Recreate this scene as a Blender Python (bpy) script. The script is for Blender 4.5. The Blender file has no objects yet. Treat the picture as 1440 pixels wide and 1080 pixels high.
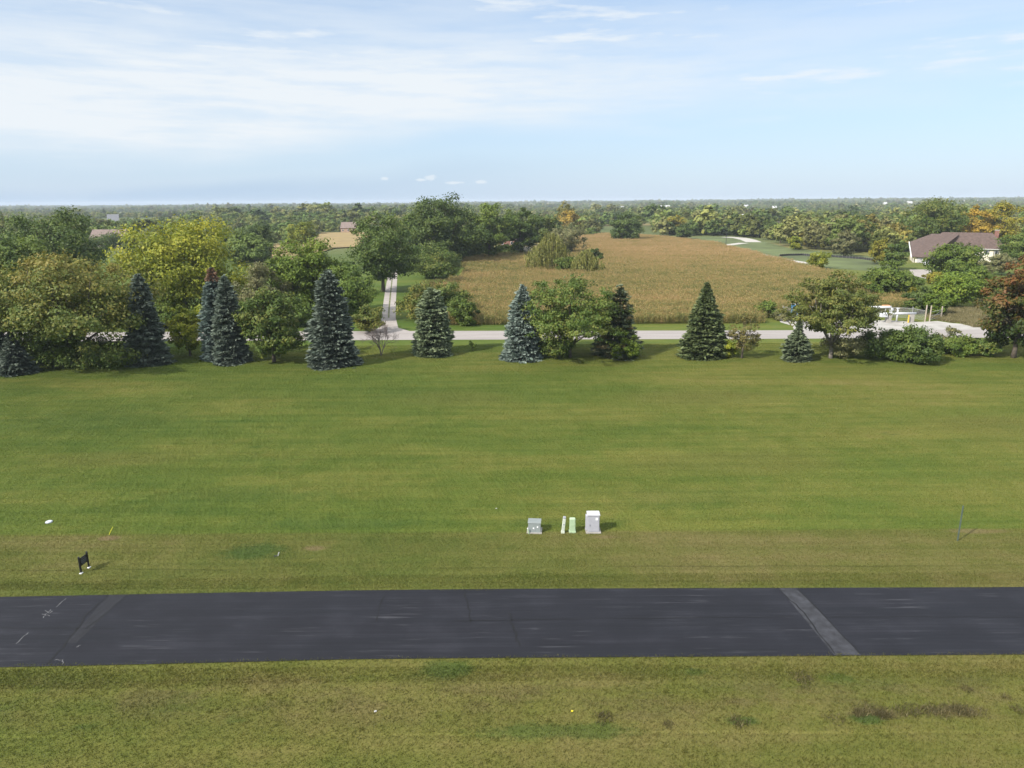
import bpy, bmesh, math, random
import numpy as np
from mathutils import Vector, Matrix

R_ = math.radians
SC = bpy.context.scene
COL = SC.collection

# ------------------------------------------------------------------ camera
F_PX = 1000.0
CAM_H = 24.0
PITCH = math.atan(256.5 / 1000.0)
ROLL = R_(0.37)
_F = np.array([0, math.cos(PITCH), -math.sin(PITCH)])
_U0 = np.array([0, math.sin(PITCH), math.cos(PITCH)])
_R0 = np.array([1.0, 0, 0])
_RT = _R0 * math.cos(ROLL) - _U0 * math.sin(ROLL)
_UP = _R0 * math.sin(ROLL) + _U0 * math.cos(ROLL)

def ray(x, y):
    return _F * F_PX + _RT * (x - 720.0) + _UP * (540.0 - y)

def at(x, y, z=0.0):
    d = ray(x, y)
    t = (z - CAM_H) / d[2]
    return np.array([d[0] * t, d[1] * t, z])

def at_depth(x, y, Y):
    d = ray(x, y)
    t = Y / d[1]
    return np.array([d[0] * t, Y, CAM_H + d[2] * t])

def px_of(p):
    v = np.array(p, float) - np.array([0, 0, CAM_H])
    dz = v @ _F
    return 720 + F_PX * (v @ _RT) / dz, 540 - F_PX * (v @ _UP) / dz

cam = bpy.data.cameras.new('camera')
cam.sensor_width = 36.0
cam.lens = 36.0 * F_PX / 1440.0
cam.clip_end = 30000
cam.clip_start = 0.5
camo = bpy.data.objects.new('camera', cam)
COL.objects.link(camo)
M = Matrix.Identity(4)
for i in range(3):
    M[i][0] = _RT[i]; M[i][1] = _UP[i]; M[i][2] = -_F[i]
M[2][3] = CAM_H
camo.matrix_world = M
SC.camera = camo

# ------------------------------------------------------------------ node helpers
class NT:
    def __init__(self, tree):
        self.t = tree; self.n = tree.nodes; self.l = tree.links
    def add(self, kind, **kw):
        nd = self.n.new(kind)
        for k, v in kw.items(): setattr(nd, k, v)
        return nd
    def link(self, a, b): self.l.new(a, b)
    def _set(self, sock, v):
        if hasattr(v, 'is_linked') or isinstance(v, bpy.types.NodeSocket): self.l.new(v, sock)
        else: sock.default_value = v
    def math(self, op, a, b=None, c=None, clamp=False):
        nd = self.n.new('ShaderNodeMath'); nd.operation = op; nd.use_clamp = clamp
        self._set(nd.inputs[0], a)
        if b is not None: self._set(nd.inputs[1], b)
        if c is not None: self._set(nd.inputs[2], c)
        return nd.outputs[0]
    def mix(self, f, a, b, blend='MIX'):
        nd = self.n.new('ShaderNodeMix'); nd.data_type = 'RGBA'; nd.blend_type = blend
        self._set(nd.inputs[0], f)
        for s, v in ((nd.inputs[6], a), (nd.inputs[7], b)):
            if isinstance(v, (tuple, list)) and len(v) == 3: v = (*v, 1)
            self._set(s, v)
        return nd.outputs[2]
    def smooth(self, v, a, b):
        nd = self.n.new('ShaderNodeMapRange'); nd.interpolation_type = 'SMOOTHSTEP'
        self._set(nd.inputs[0], v); self._set(nd.inputs[1], a); self._set(nd.inputs[2], b)
        nd.inputs[3].default_value = 0; nd.inputs[4].default_value = 1
        return nd.outputs[0]
    def noise(self, vec, scale, detail=3, rough=0.55, sxyz=None, off=(0, 0, 0)):
        if sxyz is not None or off != (0, 0, 0):
            mp = self.n.new('ShaderNodeMapping'); self.l.new(vec, mp.inputs[0])
            mp.inputs['Scale'].default_value = sxyz or (1, 1, 1); mp.inputs['Location'].default_value = off
            vec = mp.outputs[0]
        nd = self.n.new('ShaderNodeTexNoise'); nd.inputs['Scale'].default_value = scale
        nd.inputs['Detail'].default_value = detail; nd.inputs['Roughness'].default_value = rough
        self.l.new(vec, nd.inputs['Vector'])
        return nd.outputs[0]
    def ramp(self, f, stops):
        nd = self.n.new('ShaderNodeValToRGB'); self._set(nd.inputs[0], f)
        cr = nd.color_ramp
        while len(cr.elements) < len(stops): cr.elements.new(0.5)
        for e, (p, c) in zip(cr.elements, stops):
            e.position = p; e.color = (*c, 1)
        return nd.outputs[0]

def new_mat(name):
    m = bpy.data.materials.new(name); m.use_nodes = True
    nt = NT(m.node_tree); nt.n.clear()
    out = nt.add('ShaderNodeOutputMaterial')
    return m, nt, out

def simple_mat(name, col, rough=0.6, metal=0.0, var=0.12, scale=3.0, bump=0.0, spec=0.4):
    m, nt, out = new_mat(name)
    p = nt.add('ShaderNodeBsdfPrincipled')
    tc = nt.add('ShaderNodeTexCoord')
    n = nt.noise(tc.outputs['Object'], scale, 4)
    lo = tuple(c * (1 - var) for c in col); hi = tuple(min(1, c * (1 + var)) for c in col)
    nt.link(nt.ramp(n, [(0.3, lo), (0.7, hi)]), p.inputs['Base Color'])
    p.inputs['Roughness'].default_value = rough; p.inputs['Metallic'].default_value = metal
    p.inputs['Specular IOR Level'].default_value = spec
    if bump:
        b = nt.add('ShaderNodeBump'); b.inputs['Strength'].default_value = bump; nt.link(n, b.inputs['Height'])
        nt.link(b.outputs[0], p.inputs['Normal'])
    nt.link(p.outputs[0], out.inputs[0])
    return m

# ------------------------------------------------------------------ object helpers
def tag(o, label=None, cat=None, group=None, kind=None):
    if label: o['label'] = label
    if cat: o['category'] = cat
    if group: o['group'] = group
    if kind: o['kind'] = kind
    return o

def link(name, mesh, mats=(), parent=None, loc=(0, 0, 0)):
    o = bpy.data.objects.new(name, mesh); COL.objects.link(o)
    for m in (mats if isinstance(mats, (list, tuple)) else [mats]):
        if m: mesh.materials.append(m)
    if parent: o.parent = parent
    o.location = loc
    return o

def empty(name, label, cat, loc, rz=0.0, group=None):
    o = bpy.data.objects.new(name, None); COL.objects.link(o)
    o.empty_display_size = 0.3
    o.location = loc; o.rotation_euler = (0, 0, rz)
    return tag(o, label, cat, group)

def np_mesh(name, verts, faces_flat, per, face_attr=None, mat_idx=None, smooth=False):
    """faces_flat: flat loop vertex indices, per: verts per face (int or array)."""
    me = bpy.data.meshes.new(name)
    verts = np.asarray(verts, np.float32); faces_flat = np.asarray(faces_flat, np.int32)
    if np.isscalar(per): per = np.full(len(faces_flat) // per, per, np.int32)
    me.vertices.add(len(verts)); me.vertices.foreach_set('co', verts.ravel())
    me.loops.add(len(faces_flat)); me.loops.foreach_set('vertex_index', faces_flat)
    me.polygons.add(len(per))
    start = np.zeros(len(per), np.int32); start[1:] = np.cumsum(per)[:-1]
    me.polygons.foreach_set('loop_start', start)
    try: me.polygons.foreach_set('loop_total', np.asarray(per, np.int32))
    except Exception: pass
    if mat_idx is not None: me.polygons.foreach_set('material_index', np.asarray(mat_idx, np.int32))
    me.polygons.foreach_set('use_smooth', np.full(len(per), smooth))
    if face_attr is not None:
        a = me.attributes.new('rnd', 'FLOAT', 'FACE'); a.data.foreach_set('value', np.asarray(face_attr, np.float32))
    me.update(calc_edges=True); me.validate()
    return me

class MB:
    """collects boxes, tubes and sheets into one mesh"""
    def __init__(self): self.bm = bmesh.new()
    def box(self, c, s, rot=None, bevel=0.0, taper=1.0):
        r = bmesh.ops.create_cube(self.bm, size=1.0)
        vs = r['verts']
        for v in vs:
            t = taper if v.co.z > 0 else 1.0
            v.co = Vector((v.co.x * s[0] * t, v.co.y * s[1] * t, v.co.z * s[2]))
        if bevel:
            es = list({e for v in vs for e in v.link_edges})
            rr = bmesh.ops.bevel(self.bm, geom=es, offset=bevel, segments=2, affect='EDGES', profile=0.6)
            vs = list({v for f in rr['faces'] for v in f.verts} | {v for v in vs if v.is_valid})
        mt = Matrix.Translation(Vector(c))
        if rot is not None: mt = mt @ rot
        bmesh.ops.transform(self.bm, matrix=mt, verts=vs)
        return self
    def tube(self, pts, rad, n=8, cap=True):
        pts = [Vector(p) for p in pts]
        if not isinstance(rad, (list, tuple)): rad = [rad] * len(pts)
        rings = []
        for i, p in enumerate(pts):
            d = (pts[min(i + 1, len(pts) - 1)] - pts[max(i - 1, 0)]).normalized()
            a = d.orthogonal().normalized(); b = d.cross(a)
            rings.append([self.bm.verts.new(p + (a * math.cos(2 * math.pi * k / n) + b * math.sin(2 * math.pi * k / n)) * rad[i]) for k in range(n)])
        for r0, r1 in zip(rings, rings[1:]):
            for k in range(n): self.bm.faces.new((r0[k], r0[(k + 1) % n], r1[(k + 1) % n], r1[k]))
        if cap:
            self.bm.faces.new(rings[0][::-1]); self.bm.faces.new(rings[-1])
        return self
    def poly(self, pts):
        self.bm.faces.new([self.bm.verts.new(Vector(p)) for p in pts]); return self
    def prism(self, pts, off):
        a = [self.bm.verts.new(Vector(p)) for p in pts]; b = [self.bm.verts.new(Vector(p) + Vector(off)) for p in pts]
        self.bm.faces.new(a[::-1]); self.bm.faces.new(b)
        for i in range(len(a)):
            j = (i + 1) % len(a); self.bm.faces.new((a[i], a[j], b[j], b[i]))
        return self
    def build(self, name, mat, parent=None, loc=(0, 0, 0), smooth=False):
        bmesh.ops.recalc_face_normals(self.bm, faces=self.bm.faces)
        me = bpy.data.meshes.new(name); self.bm.to_mesh(me); self.bm.free()
        if smooth:
            for p in me.polygons: p.use_smooth = True
        return link(name, me, mat, parent, loc)

# ------------------------------------------------------------------ sun, sky, view
SUN_EL = R_(39); _sv = np.array([-0.80, -0.60]); _sv /= np.linalg.norm(_sv)
sun = bpy.data.lights.new('sun', 'SUN'); sun.energy = 4.4; sun.angle = R_(0.7); sun.color = (1.0, 0.945, 0.86)
suno = bpy.data.objects.new('sun', sun); COL.objects.link(suno)
L = Vector((-_sv[0] * math.cos(SUN_EL), -_sv[1] * math.cos(SUN_EL), -math.sin(SUN_EL)))
suno.rotation_euler = L.to_track_quat('-Z', 'Y').to_euler(); suno.location = (-200, -150, 200)

w = bpy.data.worlds.new('World'); SC.world = w; w.use_nodes = True
nt = NT(w.node_tree); nt.n.clear()
wout = nt.add('ShaderNodeOutputWorld'); bg = nt.add('ShaderNodeBackground')
sky = nt.add('ShaderNodeTexSky'); sky.sky_type = 'NISHITA'; sky.sun_disc = False
sky.sun_elevation = SUN_EL; sky.sun_rotation = math.atan2(_sv[0], _sv[1]) % (2 * math.pi)
sky.air_density = 1.0; sky.dust_density = 0.6; sky.ozone_density = 2.0; sky.altitude = 250
SKY_STR = 0.12
bg.inputs[1].default_value = SKY_STR
tc = nt.add('ShaderNodeTexCoord'); sep = nt.add('ShaderNodeSeparateXYZ'); nt.link(tc.outputs['Generated'], sep.inputs[0])
X, Y, Z = sep.outputs
hor = nt.math('SQRT', nt.math('ADD', nt.math('MULTIPLY', X, X), nt.math('MULTIPLY', Y, Y)))
v = nt.math('DIVIDE', Z, nt.math('MAXIMUM', hor, 0.05))
az = nt.math('ARCTAN2', X, Y)
cv = nt.add('ShaderNodeCombineXYZ'); nt.link(az, cv.inputs[0]); nt.link(v, cv.inputs[1])
CV = cv.outputs[0]
# thin cirrus sheets drawn out along the horizon
wob = nt.noise(CV, 2.2, 3, 0.5, sxyz=(1, 3, 1))
wob = nt.math('MULTIPLY', nt.math('SUBTRACT', wob, 0.5), 0.10)
vv = nt.math('ADD', nt.math('SUBTRACT', v, nt.math('MULTIPLY', az, 0.055)), wob)      # bands climb to the right
streak = nt.noise(CV, 3.2, 6, 0.62, sxyz=(1.3, 13, 1), off=(3.1, 0.7, 0))
fine = nt.noise(CV, 9.0, 6, 0.65, sxyz=(1.0, 7, 1), off=(1.7, 4.2, 0))
low_edge = nt.smooth(vv, 0.068, 0.125)
hi_edge = nt.math('SUBTRACT', 1.0, nt.math('MULTIPLY', nt.smooth(vv, 0.155, 0.24), 0.62))
left_w = nt.math('ADD', 0.30, nt.math('MULTIPLY', nt.math('SUBTRACT', 1.0, nt.smooth(az, -0.25, 0.5)), 0.70))
band = nt.math('MULTIPLY', nt.math('MULTIPLY', low_edge, hi_edge), left_w)
st = nt.smooth(nt.math('ADD', nt.math('MULTIPLY', streak, 0.75), nt.math('MULTIPLY', fine, 0.35)), 0.36, 0.70)
cl = nt.math('MULTIPLY', band, nt.math('ADD', 0.52, nt.math('MULTIPLY', st, 0.68)))
# loose wisps on the clear side
wsp = nt.smooth(nt.noise(CV, 3.0, 7, 0.6, sxyz=(1.6, 11, 1), off=(8.3, 2.2, 0)), 0.46, 0.74)
wsp = nt.math('MULTIPLY', wsp, nt.smooth(v, 0.06, 0.16))
cl = nt.math('MAXIMUM', cl, nt.math('MULTIPLY', wsp, 0.95))
# a few small cumulus far away
puff_n = nt.noise(CV, 60, 4, 0.6, sxyz=(1, 1.6, 1))
def puff(az0, v0, wa, wv):
    a = nt.math('DIVIDE', nt.math('SUBTRACT', az, az0), wa); b = nt.math('DIVIDE', nt.math('SUBTRACT', v, v0), wv)
    d = nt.math('SQRT', nt.math('ADD', nt.math('MULTIPLY', a, a), nt.math('MULTIPLY', b, b)))
    return nt.smooth(nt.math('ADD', d, nt.math('MULTIPLY', nt.math('SUBTRACT', puff_n, 0.5), 1.6)), 1.0, 0.35)
for pa in ((541, 251, .010, .0035), (605, 250, .013, .006), (592, 253, .012, .003), (676, 256, .014, .004), (640, 257, .02, .003)):
    d = ray(pa[0], pa[1]); a0 = math.atan2(d[0], d[1]); v0 = d[2] / math.hypot(d[0], d[1])
    cl = nt.math('MAXIMUM', cl, nt.math('MULTIPLY', puff(a0, v0, pa[2] * .75, pa[3] * .8), 0.62))
cl = nt.math('MINIMUM', cl, 0.95)
# pale moist air towards the horizon
moist = nt.math('MULTIPLY', nt.math('POWER', nt.math('MAXIMUM', nt.math('SUBTRACT', 1.0, nt.math('MULTIPLY', nt.math('MAXIMUM', v, 0.0), 2.2)), 0.0), 1.5), 1.0)
skyc = nt.mix(nt.math('ADD', 0.2, nt.math('MULTIPLY', moist, 0.62)), sky.outputs[0], (3.0, 3.9, 5.15))
lowbank = nt.math('MULTIPLY', nt.math('MULTIPLY', nt.smooth(vv, 0.062, 0.035), nt.smooth(az, 0.25, -0.5)), 0.72)
skyc = nt.mix(lowbank, skyc, (2.6, 3.5, 4.6))
fin = nt.mix(cl, skyc, (4.95, 5.25, 5.5))
fill_veil = nt.math('MULTIPLY', nt.smooth(v, 0.30, 0.85), nt.math('ADD', 0.45, nt.math('MULTIPLY', nt.noise(CV, 2.0, 5, 0.6, sxyz=(1, 1.4, 1)), 0.75)), clamp=True)
fin = nt.mix(fill_veil, fin, (8.2, 8.4, 8.6))    # unseen bright cirrus overhead, added to lift the fill light in the shadows
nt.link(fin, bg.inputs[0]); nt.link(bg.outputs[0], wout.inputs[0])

vs = SC.view_settings
SC.display_settings.display_device = 'sRGB'
vs.view_transform = 'Standard'; vs.look = 'None'; vs.exposure = 0.55; vs.gamma = 1.0; vs.use_curve_mapping = False
SC.cycles.use_adaptive_sampling = False; SC.cycles.use_denoising = True; SC.cycles.denoiser = 'OPENIMAGEDENOISE'; SC.cycles.denoising_input_passes = 'RGB_ALBEDO_NORMAL'; SC.cycles.denoising_prefilter = 'ACCURATE'
SC.cycles.max_bounces = 6; SC.cycles.diffuse_bounces = 3; SC.cycles.transmission_bounces = 3
SC.cycles.caustics_reflective = False; SC.cycles.caustics_refractive = False

# ------------------------------------------------------------------ terrain
def sstep(a, b, x):
    t = np.clip((x - a) / (b - a), 0, 1); return t * t * (3 - 2 * t)
def ground_h(x, y):
    x = np.asarray(x, float); y = np.asarray(y, float)
    yy = np.maximum(y, 1.0)
    return sstep(1400, 6000, y) * (13 + 9 * np.tanh(x / yy * 2.2)) + sstep(900, 2500, y) * 2.5 * np.sin(x / 310.0 + y / 700.0)

MOW_Y = at(720, 748)[1]
ROAD_TOP = [(-260, 843), (-100, 841.8), (0, 840), (180, 836.5), (340, 833.5), (480, 831), (600, 829.7), (720, 828.6), (860, 828), (1000, 827.6), (1200, 827), (1440, 826), (1700, 825.2)]
ROAD_BOT = [(-260, 947), (-100, 942), (0, 939), (180, 935.2), (340, 931.5), (480, 928), (600, 926.6), (720, 925.6), (860, 924.8), (1000, 924), (1200, 922.6), (1440, 921), (1700, 919.5)]

LUSH, TAN_, BRN, YEL = (0.036, 0.072, 0.014), (0.165, 0.120, 0.066), (0.095, 0.072, 0.038), (0.112, 0.112, 0.027)
LAWN_PATCHES = [(625, 941, 1.7, 0.8, LUSH, 0.6), (356, 776, 2.6, 1.5, LUSH, 0.7), (442, 771, 1.1, 0.5, TAN_, 0.6), (154, 757, 0.9, 0.45, TAN_, 0.75), (1372, 747, 2.4, 0.5, TAN_, 0.5), (850, 755, 1.2, 0.4, TAN_, 0.4),
                (640, 560, 9, 4, YEL, 0.4), (980, 558, 12, 4.5, YEL, 0.5), (1400, 598, 9, 5, YEL, 0.5), (1040, 650, 11, 3.5, YEL, 0.45), (960, 700, 7, 2.5, LUSH, 0.2), (150, 590, 12, 5, LUSH, 0.2), (330, 695, 10, 2.0, LUSH, 0.2), (480, 735, 9, 1.0, LUSH, 0.35), (800, 735, 6, 1.0, LUSH, 0.3), (160, 645, 8, 2.5, YEL, 0.4),
                (1230, 1005, 1.5, 0.45, BRN, 0.6), (1345, 1000, 1.6, 0.5, BRN, 0.6), (900, 1006, 1.6, 0.4, BRN, 0.25), (1220, 1012, 1.0, 0.4, LUSH, 0.7), (1045, 1014, 0.9, 0.35, LUSH, 0.6), (790, 1028, 4.5, 0.6, LUSH, 0.5), (980, 945, 0.8, 0.4, LUSH, 0.5)]
def grass_nodes(nt, blade=False):
    """colour of the turf from where it grows (world position)"""
    geo = nt.add('ShaderNodeNewGeometry'); P = geo.outputs['Position']
    sp = nt.add('ShaderNodeSeparateXYZ'); nt.link(P, sp.inputs[0]); x, y, z = sp.outputs
    big = nt.noise(P, 1.0, 4, 0.6, sxyz=(0.022, 0.06, 0.05))
    big2 = nt.noise(P, 1.0, 4, 0.6, sxyz=(0.05, 0.13, 0.05), off=(31, 7, 0))
    strk = nt.noise(P, 1.0, 3, 0.55, sxyz=(0.05, 0.75, 0.1), off=(5, 3, 0))
    pat = nt.noise(P, 0.55, 5, 0.6, off=(11, 2, 0))
    fin = nt.noise(P, 5.5, 4, 0.7)
    wy = nt.math('ADD', y, nt.math('MULTIPLY', nt.math('SUBTRACT', big2, 0.5), 2.0))
    # 0 = green lawn ... 1 = straw
    dry = nt.math('ADD', nt.math('MULTIPLY', big, 0.8), nt.math('MULTIPLY', big2, 0.65))
    dry = nt.math('ADD', dry, nt.math('MULTIPLY', nt.math('SUBTRACT', strk, 0.5), 0.34))
    dry = nt.math('ADD', dry, nt.math('MULTIPLY', nt.math('SUBTRACT', pat, 0.5), 0.42))
    dry = nt.math('ADD', dry, nt.math('MULTIPLY', nt.math('SUBTRACT', fin, 0.5), 0.22))
    dry = nt.math('SUBTRACT', dry, 0.45)
    dry = nt.math('ADD', dry, nt.math('MULTIPLY', nt.smooth(x, -30, 45), 0.16))
    mow = nt.smooth(nt.math('ADD', y, nt.math('MULTIPLY', nt.math('SUBTRACT', pat, 0.5), 0.8)), MOW_Y + 0.25, MOW_Y - 0.25)
    dry = nt.math('ADD', dry, nt.math('MULTIPLY', mow, 0.20))
    far = nt.smooth(y, 118.0, 124.0)
    dry = nt.math('SUBTRACT', dry, nt.math('MULTIPLY', far, 0.12))
    col = nt.ramp(dry, [(0.0, (0.0383, 0.0686, 0.0109)), (0.28, (0.0620, 0.0858, 0.0156)), (0.52, (0.0924, 0.1010, 0.0242)), (0.78, (0.1254, 0.1122, 0.0421)), (1.0, (0.1584, 0.1254, 0.0702))])
    near_ = nt.smooth(y, 35.0, 33.0)
    col = nt.mix(mow, col, nt.mix(1.0, col, (1.06, 1.03, 0.98), 'MULTIPLY'))
    col = nt.mix(near_, col, nt.mix(1.0, col, (1.08, 1.05, 1.0), 'MULTIPLY'))
    col = nt.mix(mow, nt.mix(1.0, col, (1.38, 1.33, 1.16), 'MULTIPLY'), col)
    # weedy brown bands beside the road and in the swale
    def bandm(y0, wd): return nt.math('SUBTRACT', 1.0, nt.smooth(nt.math('ABSOLUTE', nt.math('SUBTRACT', wy, y0)), 0.0, wd))
    weed = nt.math('MULTIPLY', bandm(30.6, 2.6), nt.smooth(nt.noise(P, 0.42, 6, 0.68, sxyz=(0.5, 1, 1), off=(2, 9, 0)), 0.40, 0.62))
    col = nt.mix(nt.math('MULTIPLY', weed, 0.45), col, nt.ramp(fin, [(0.3, (0.062, 0.048, 0.022)), (0.7, (0.130, 0.098, 0.050))]))
    # scattered bare or clover patches
    cp = nt.smooth(nt.noise(P, 0.23, 4, 0.6, sxyz=(0.6, 1, 1), off=(40, 13, 0)), 0.66, 0.74)
    col = nt.mix(nt.math('MULTIPLY', cp, 0.45), col, (0.036, 0.074, 0.014))
    # worn, lush and clover patches with a place of their own
    for (px_, py_, rx, ry, cc, am) in LAWN_PATCHES:
        g_ = at(px_, py_)
        ex = nt.math('DIVIDE', nt.math('SUBTRACT', x, float(g_[0])), rx); ey = nt.math('DIVIDE', nt.math('SUBTRACT', y, float(g_[1])), ry)
        d_ = nt.math('SQRT', nt.math('ADD', nt.math('MULTIPLY', ex, ex), nt.math('MULTIPLY', ey, ey)))
        d_ = nt.math('ADD', d_, nt.math('MULTIPLY', nt.math('SUBTRACT', nt.math('ADD', nt.math('MULTIPLY', pat, 0.6), nt.math('MULTIPLY', fin, 0.4)), 0.5), 2.2))
        col = nt.mix(nt.math('MULTIPLY', nt.smooth(d_, 1.15, 0.45), am), col, cc)
    # tonal grain
    g = nt.math('ADD', 0.62, nt.math('MULTIPLY', fin, 0.76))
    g = nt.math('MULTIPLY', g, nt.math('ADD', 0.86, nt.math('MULTIPLY', strk, 0.28)))
    lines = nt.noise(P, 1.0, 2, 0.5, sxyz=(0.025, 2.6, 0.1), off=(17, 5, 0))
    g = nt.math('MULTIPLY', g, nt.math('ADD', 0.86, nt.math('MULTIPLY', lines, 0.28)))
    ly = nt.math('ADD', y, nt.math('MULTIPLY', nt.math('SUBTRACT', nt.noise(P, 1.0, 2, 0.5, sxyz=(0.06, 0.0, 0.0)), 0.5), 1.1))
    for yy_, dk in ((float(at(900, 797)[1]), -0.30), (float(at(900, 1031)[1]), 0.22), (float(at(900, 818)[1]), -0.15)):
        ln_ = nt.math('SUBTRACT', 1.0, nt.smooth(nt.math('ABSOLUTE', nt.math('SUBTRACT', ly, yy_)), 0.03, 0.16))
        g = nt.math('MULTIPLY', g, nt.math('ADD', 1.0, nt.math('MULTIPLY', nt.math('MULTIPLY', ln_, dk), nt.smooth(nt.noise(P, 1.0, 2, 0.5, sxyz=(0.05, 0.0, 0.0), off=(3, 0, 0)), 0.35, 0.6))))
    gv = nt.add('ShaderNodeCombineColor'); 
    for i in range(3): nt.link(g, gv.inputs[i])
    col = nt.mix(1.0, col, gv.outputs[0], 'MULTIPLY')
    # distant land: dull fields and woodland floor
    dist = nt.smooth(y, 230, 420)
    fld = nt.ramp(nt.noise(P, 1.0, 2, 0.5, sxyz=(0.0022, 0.0035, 0.01)), [(0.36, (0.055, 0.085, 0.026)), (0.50, (0.10, 0.115, 0.04)), (0.58, (0.24, 0.19, 0.085)), (0.66, (0.12, 0.14, 0.05))])
    col = nt.mix(dist, col, fld)
    return col, fin, P

m_ground, nt, out = new_mat('turf')
c, fin, P = grass_nodes(nt)
p = nt.add('ShaderNodeBsdfPrincipled'); nt.link(c, p.inputs['Base Color']); p.inputs['Roughness'].default_value = 0.9; p.inputs['Specular IOR Level'].default_value = 0.15
b = nt.add('ShaderNodeBump'); b.inputs['Strength'].default_value = 0.5; b.inputs['Distance'].default_value = 0.12
nt.link(nt.noise(P, 7, 5, 0.7), b.inputs['Height']); nt.link(b.outputs[0], p.inputs['Normal']); nt.link(p.outputs[0], out.inputs[0])

m_blade, nt, out = new_mat('grass_blade')
c, fin, P = grass_nodes(nt)
oi = nt.add('ShaderNodeAttribute'); oi.attribute_name = 'rnd'
c = nt.mix(1.0, c, nt.ramp(oi.outputs['Fac'], [(0.0, (0.95, 1.0, 0.85)), (0.6, (1.15, 1.15, 1.1)), (1.0, (1.5, 1.38, 1.35))]), 'MULTIPLY')
p = nt.add('ShaderNodeBsdfPrincipled'); nt.link(c, p.inputs['Base Color']); p.inputs['Roughness'].default_value = 0.55; p.inputs['Specular IOR Level'].default_value = 0.25
tr = nt.add('ShaderNodeBsdfTranslucent'); nt.link(c, tr.inputs[0])
mx = nt.add('ShaderNodeMixShader'); mx.inputs[0].default_value = 0.3; nt.link(p.outputs[0], mx.inputs[1]); nt.link(tr.outputs[0], mx.inputs[2]); nt.link(mx.outputs[0], out.inputs[0])

gx = np.concatenate([-np.geomspace(200, 7600, 22)[::-1], np.linspace(-180, 180, 25), np.geomspace(200, 7600, 22)])
gy = np.concatenate([np.linspace(-120, 300, 22), np.geomspace(340, 8200, 34)])
XX, YY = np.meshgrid(gx, gy)
V = np.stack([XX, YY, ground_h(XX, YY)], -1).reshape(-1, 3)
nx_ = len(gx); q = []
for j in range(len(gy) - 1):
    for i in range(nx_ - 1):
        a = j * nx_ + i; q += [a, a + 1, a + 1 + nx_, a + nx_]
link('ground', np_mesh('ground', V, q, 4, smooth=True), m_ground)['kind'] = 'structure'

def strip(name, left, right, z, mat, sub=1, skirt=0.0):
    """a sheet between two polylines of world points"""
    me_v, f = [], []
    n = len(left)
    for (a, b_) in zip(left, right):
        me_v += [(a[0], a[1], z), (b_[0], b_[1], z)]
    for i in range(n - 1):
        f += [2 * i, 2 * i + 1, 2 * i + 3, 2 * i + 2]
    me = np_mesh(name, me_v, f, 4)
    bm = bmesh.new(); bm.from_mesh(me); bmesh.ops.recalc_face_normals(bm, faces=bm.faces)
    for fc in bm.faces:
        if fc.normal.z < 0: fc.normal_flip()
    bm.to_mesh(me); bm.free()
    o = link(name, me, mat); o['kind'] = 'structure'
    return o

def densify(pts, n=6):
    out = []
    for a, b_ in zip(pts, pts[1:]):
        for k in range(n): out.append(tuple(np.array(a) + (np.array(b_) - np.array(a)) * k / n))
    out.append(tuple(pts[-1])); return out

# near road ---------------------------------------------------------
m_asph, nt, out = new_mat('asphalt')
geo = nt.add('ShaderNodeNewGeometry'); P = geo.outputs['Position']
s1 = nt.noise(P, 1.0, 5, 0.6, sxyz=(0.07, 1.5, 1))
s2 = nt.noise(P, 1.0, 4, 0.6, sxyz=(0.22, 4.5, 1), off=(4, 1, 0))
s3 = nt.noise(P, 0.35, 4, 0.6)
fn = nt.noise(P, 22, 3, 0.7)
val = nt.math('ADD', nt.math('MULTIPLY', s1, 0.45), nt.math('MULTIPLY', s3, 0.35))
val = nt.math('ADD', val, nt.math('MULTIPLY', fn, 0.22)); val = nt.math('ADD', val, nt.math('MULTIPLY', nt.math('SUBTRACT', nt.noise(P, 1.0, 5, 0.65, sxyz=(0.05, 6.5, 1), off=(7, 2, 0)), 0.5), 0.34))
c = nt.ramp(val, [(0.30, (0.0035, 0.0037, 0.0062)), (0.52, (0.0088, 0.0093, 0.0138)), (0.72, (0.0245, 0.0255, 0.0335))])
sc_ = nt.math('MULTIPLY', nt.smooth(s2, 0.56, 0.74), nt.smooth(nt.noise(P, 0.3, 3, 0.6, off=(9, 9, 0)), 0.42, 0.62))
c = nt.mix(nt.math('MULTIPLY', sc_, 0.75), c, (0.060, 0.060, 0.068))
fl = nt.math('MULTIPLY', nt.smooth(nt.noise(P, 14, 2, 0.5, off=(3, 8, 1)), 0.74, 0.78), 0.22)
c = nt.mix(fl, c, (0.16, 0.16, 0.16))
p = nt.add('ShaderNodeBsdfPrincipled'); nt.link(c, p.inputs['Base Color'])
nt.link(nt.ramp(s1, [(0.3, (0.62,) * 3), (0.7, (0.85,) * 3)]), p.inputs['Roughness']); p.inputs['Specular IOR Level'].default_value = 0.3
b = nt.add('ShaderNodeBump'); b.inputs['Strength'].default_value = 0.35; b.inputs['Distance'].default_value = 0.02
nt.link(nt.noise(P, 30, 3, 0.7), b.inputs['Height']); nt.link(b.outputs[0], p.inputs['Normal']); nt.link(p.outputs[0], out.inputs[0])

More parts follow.
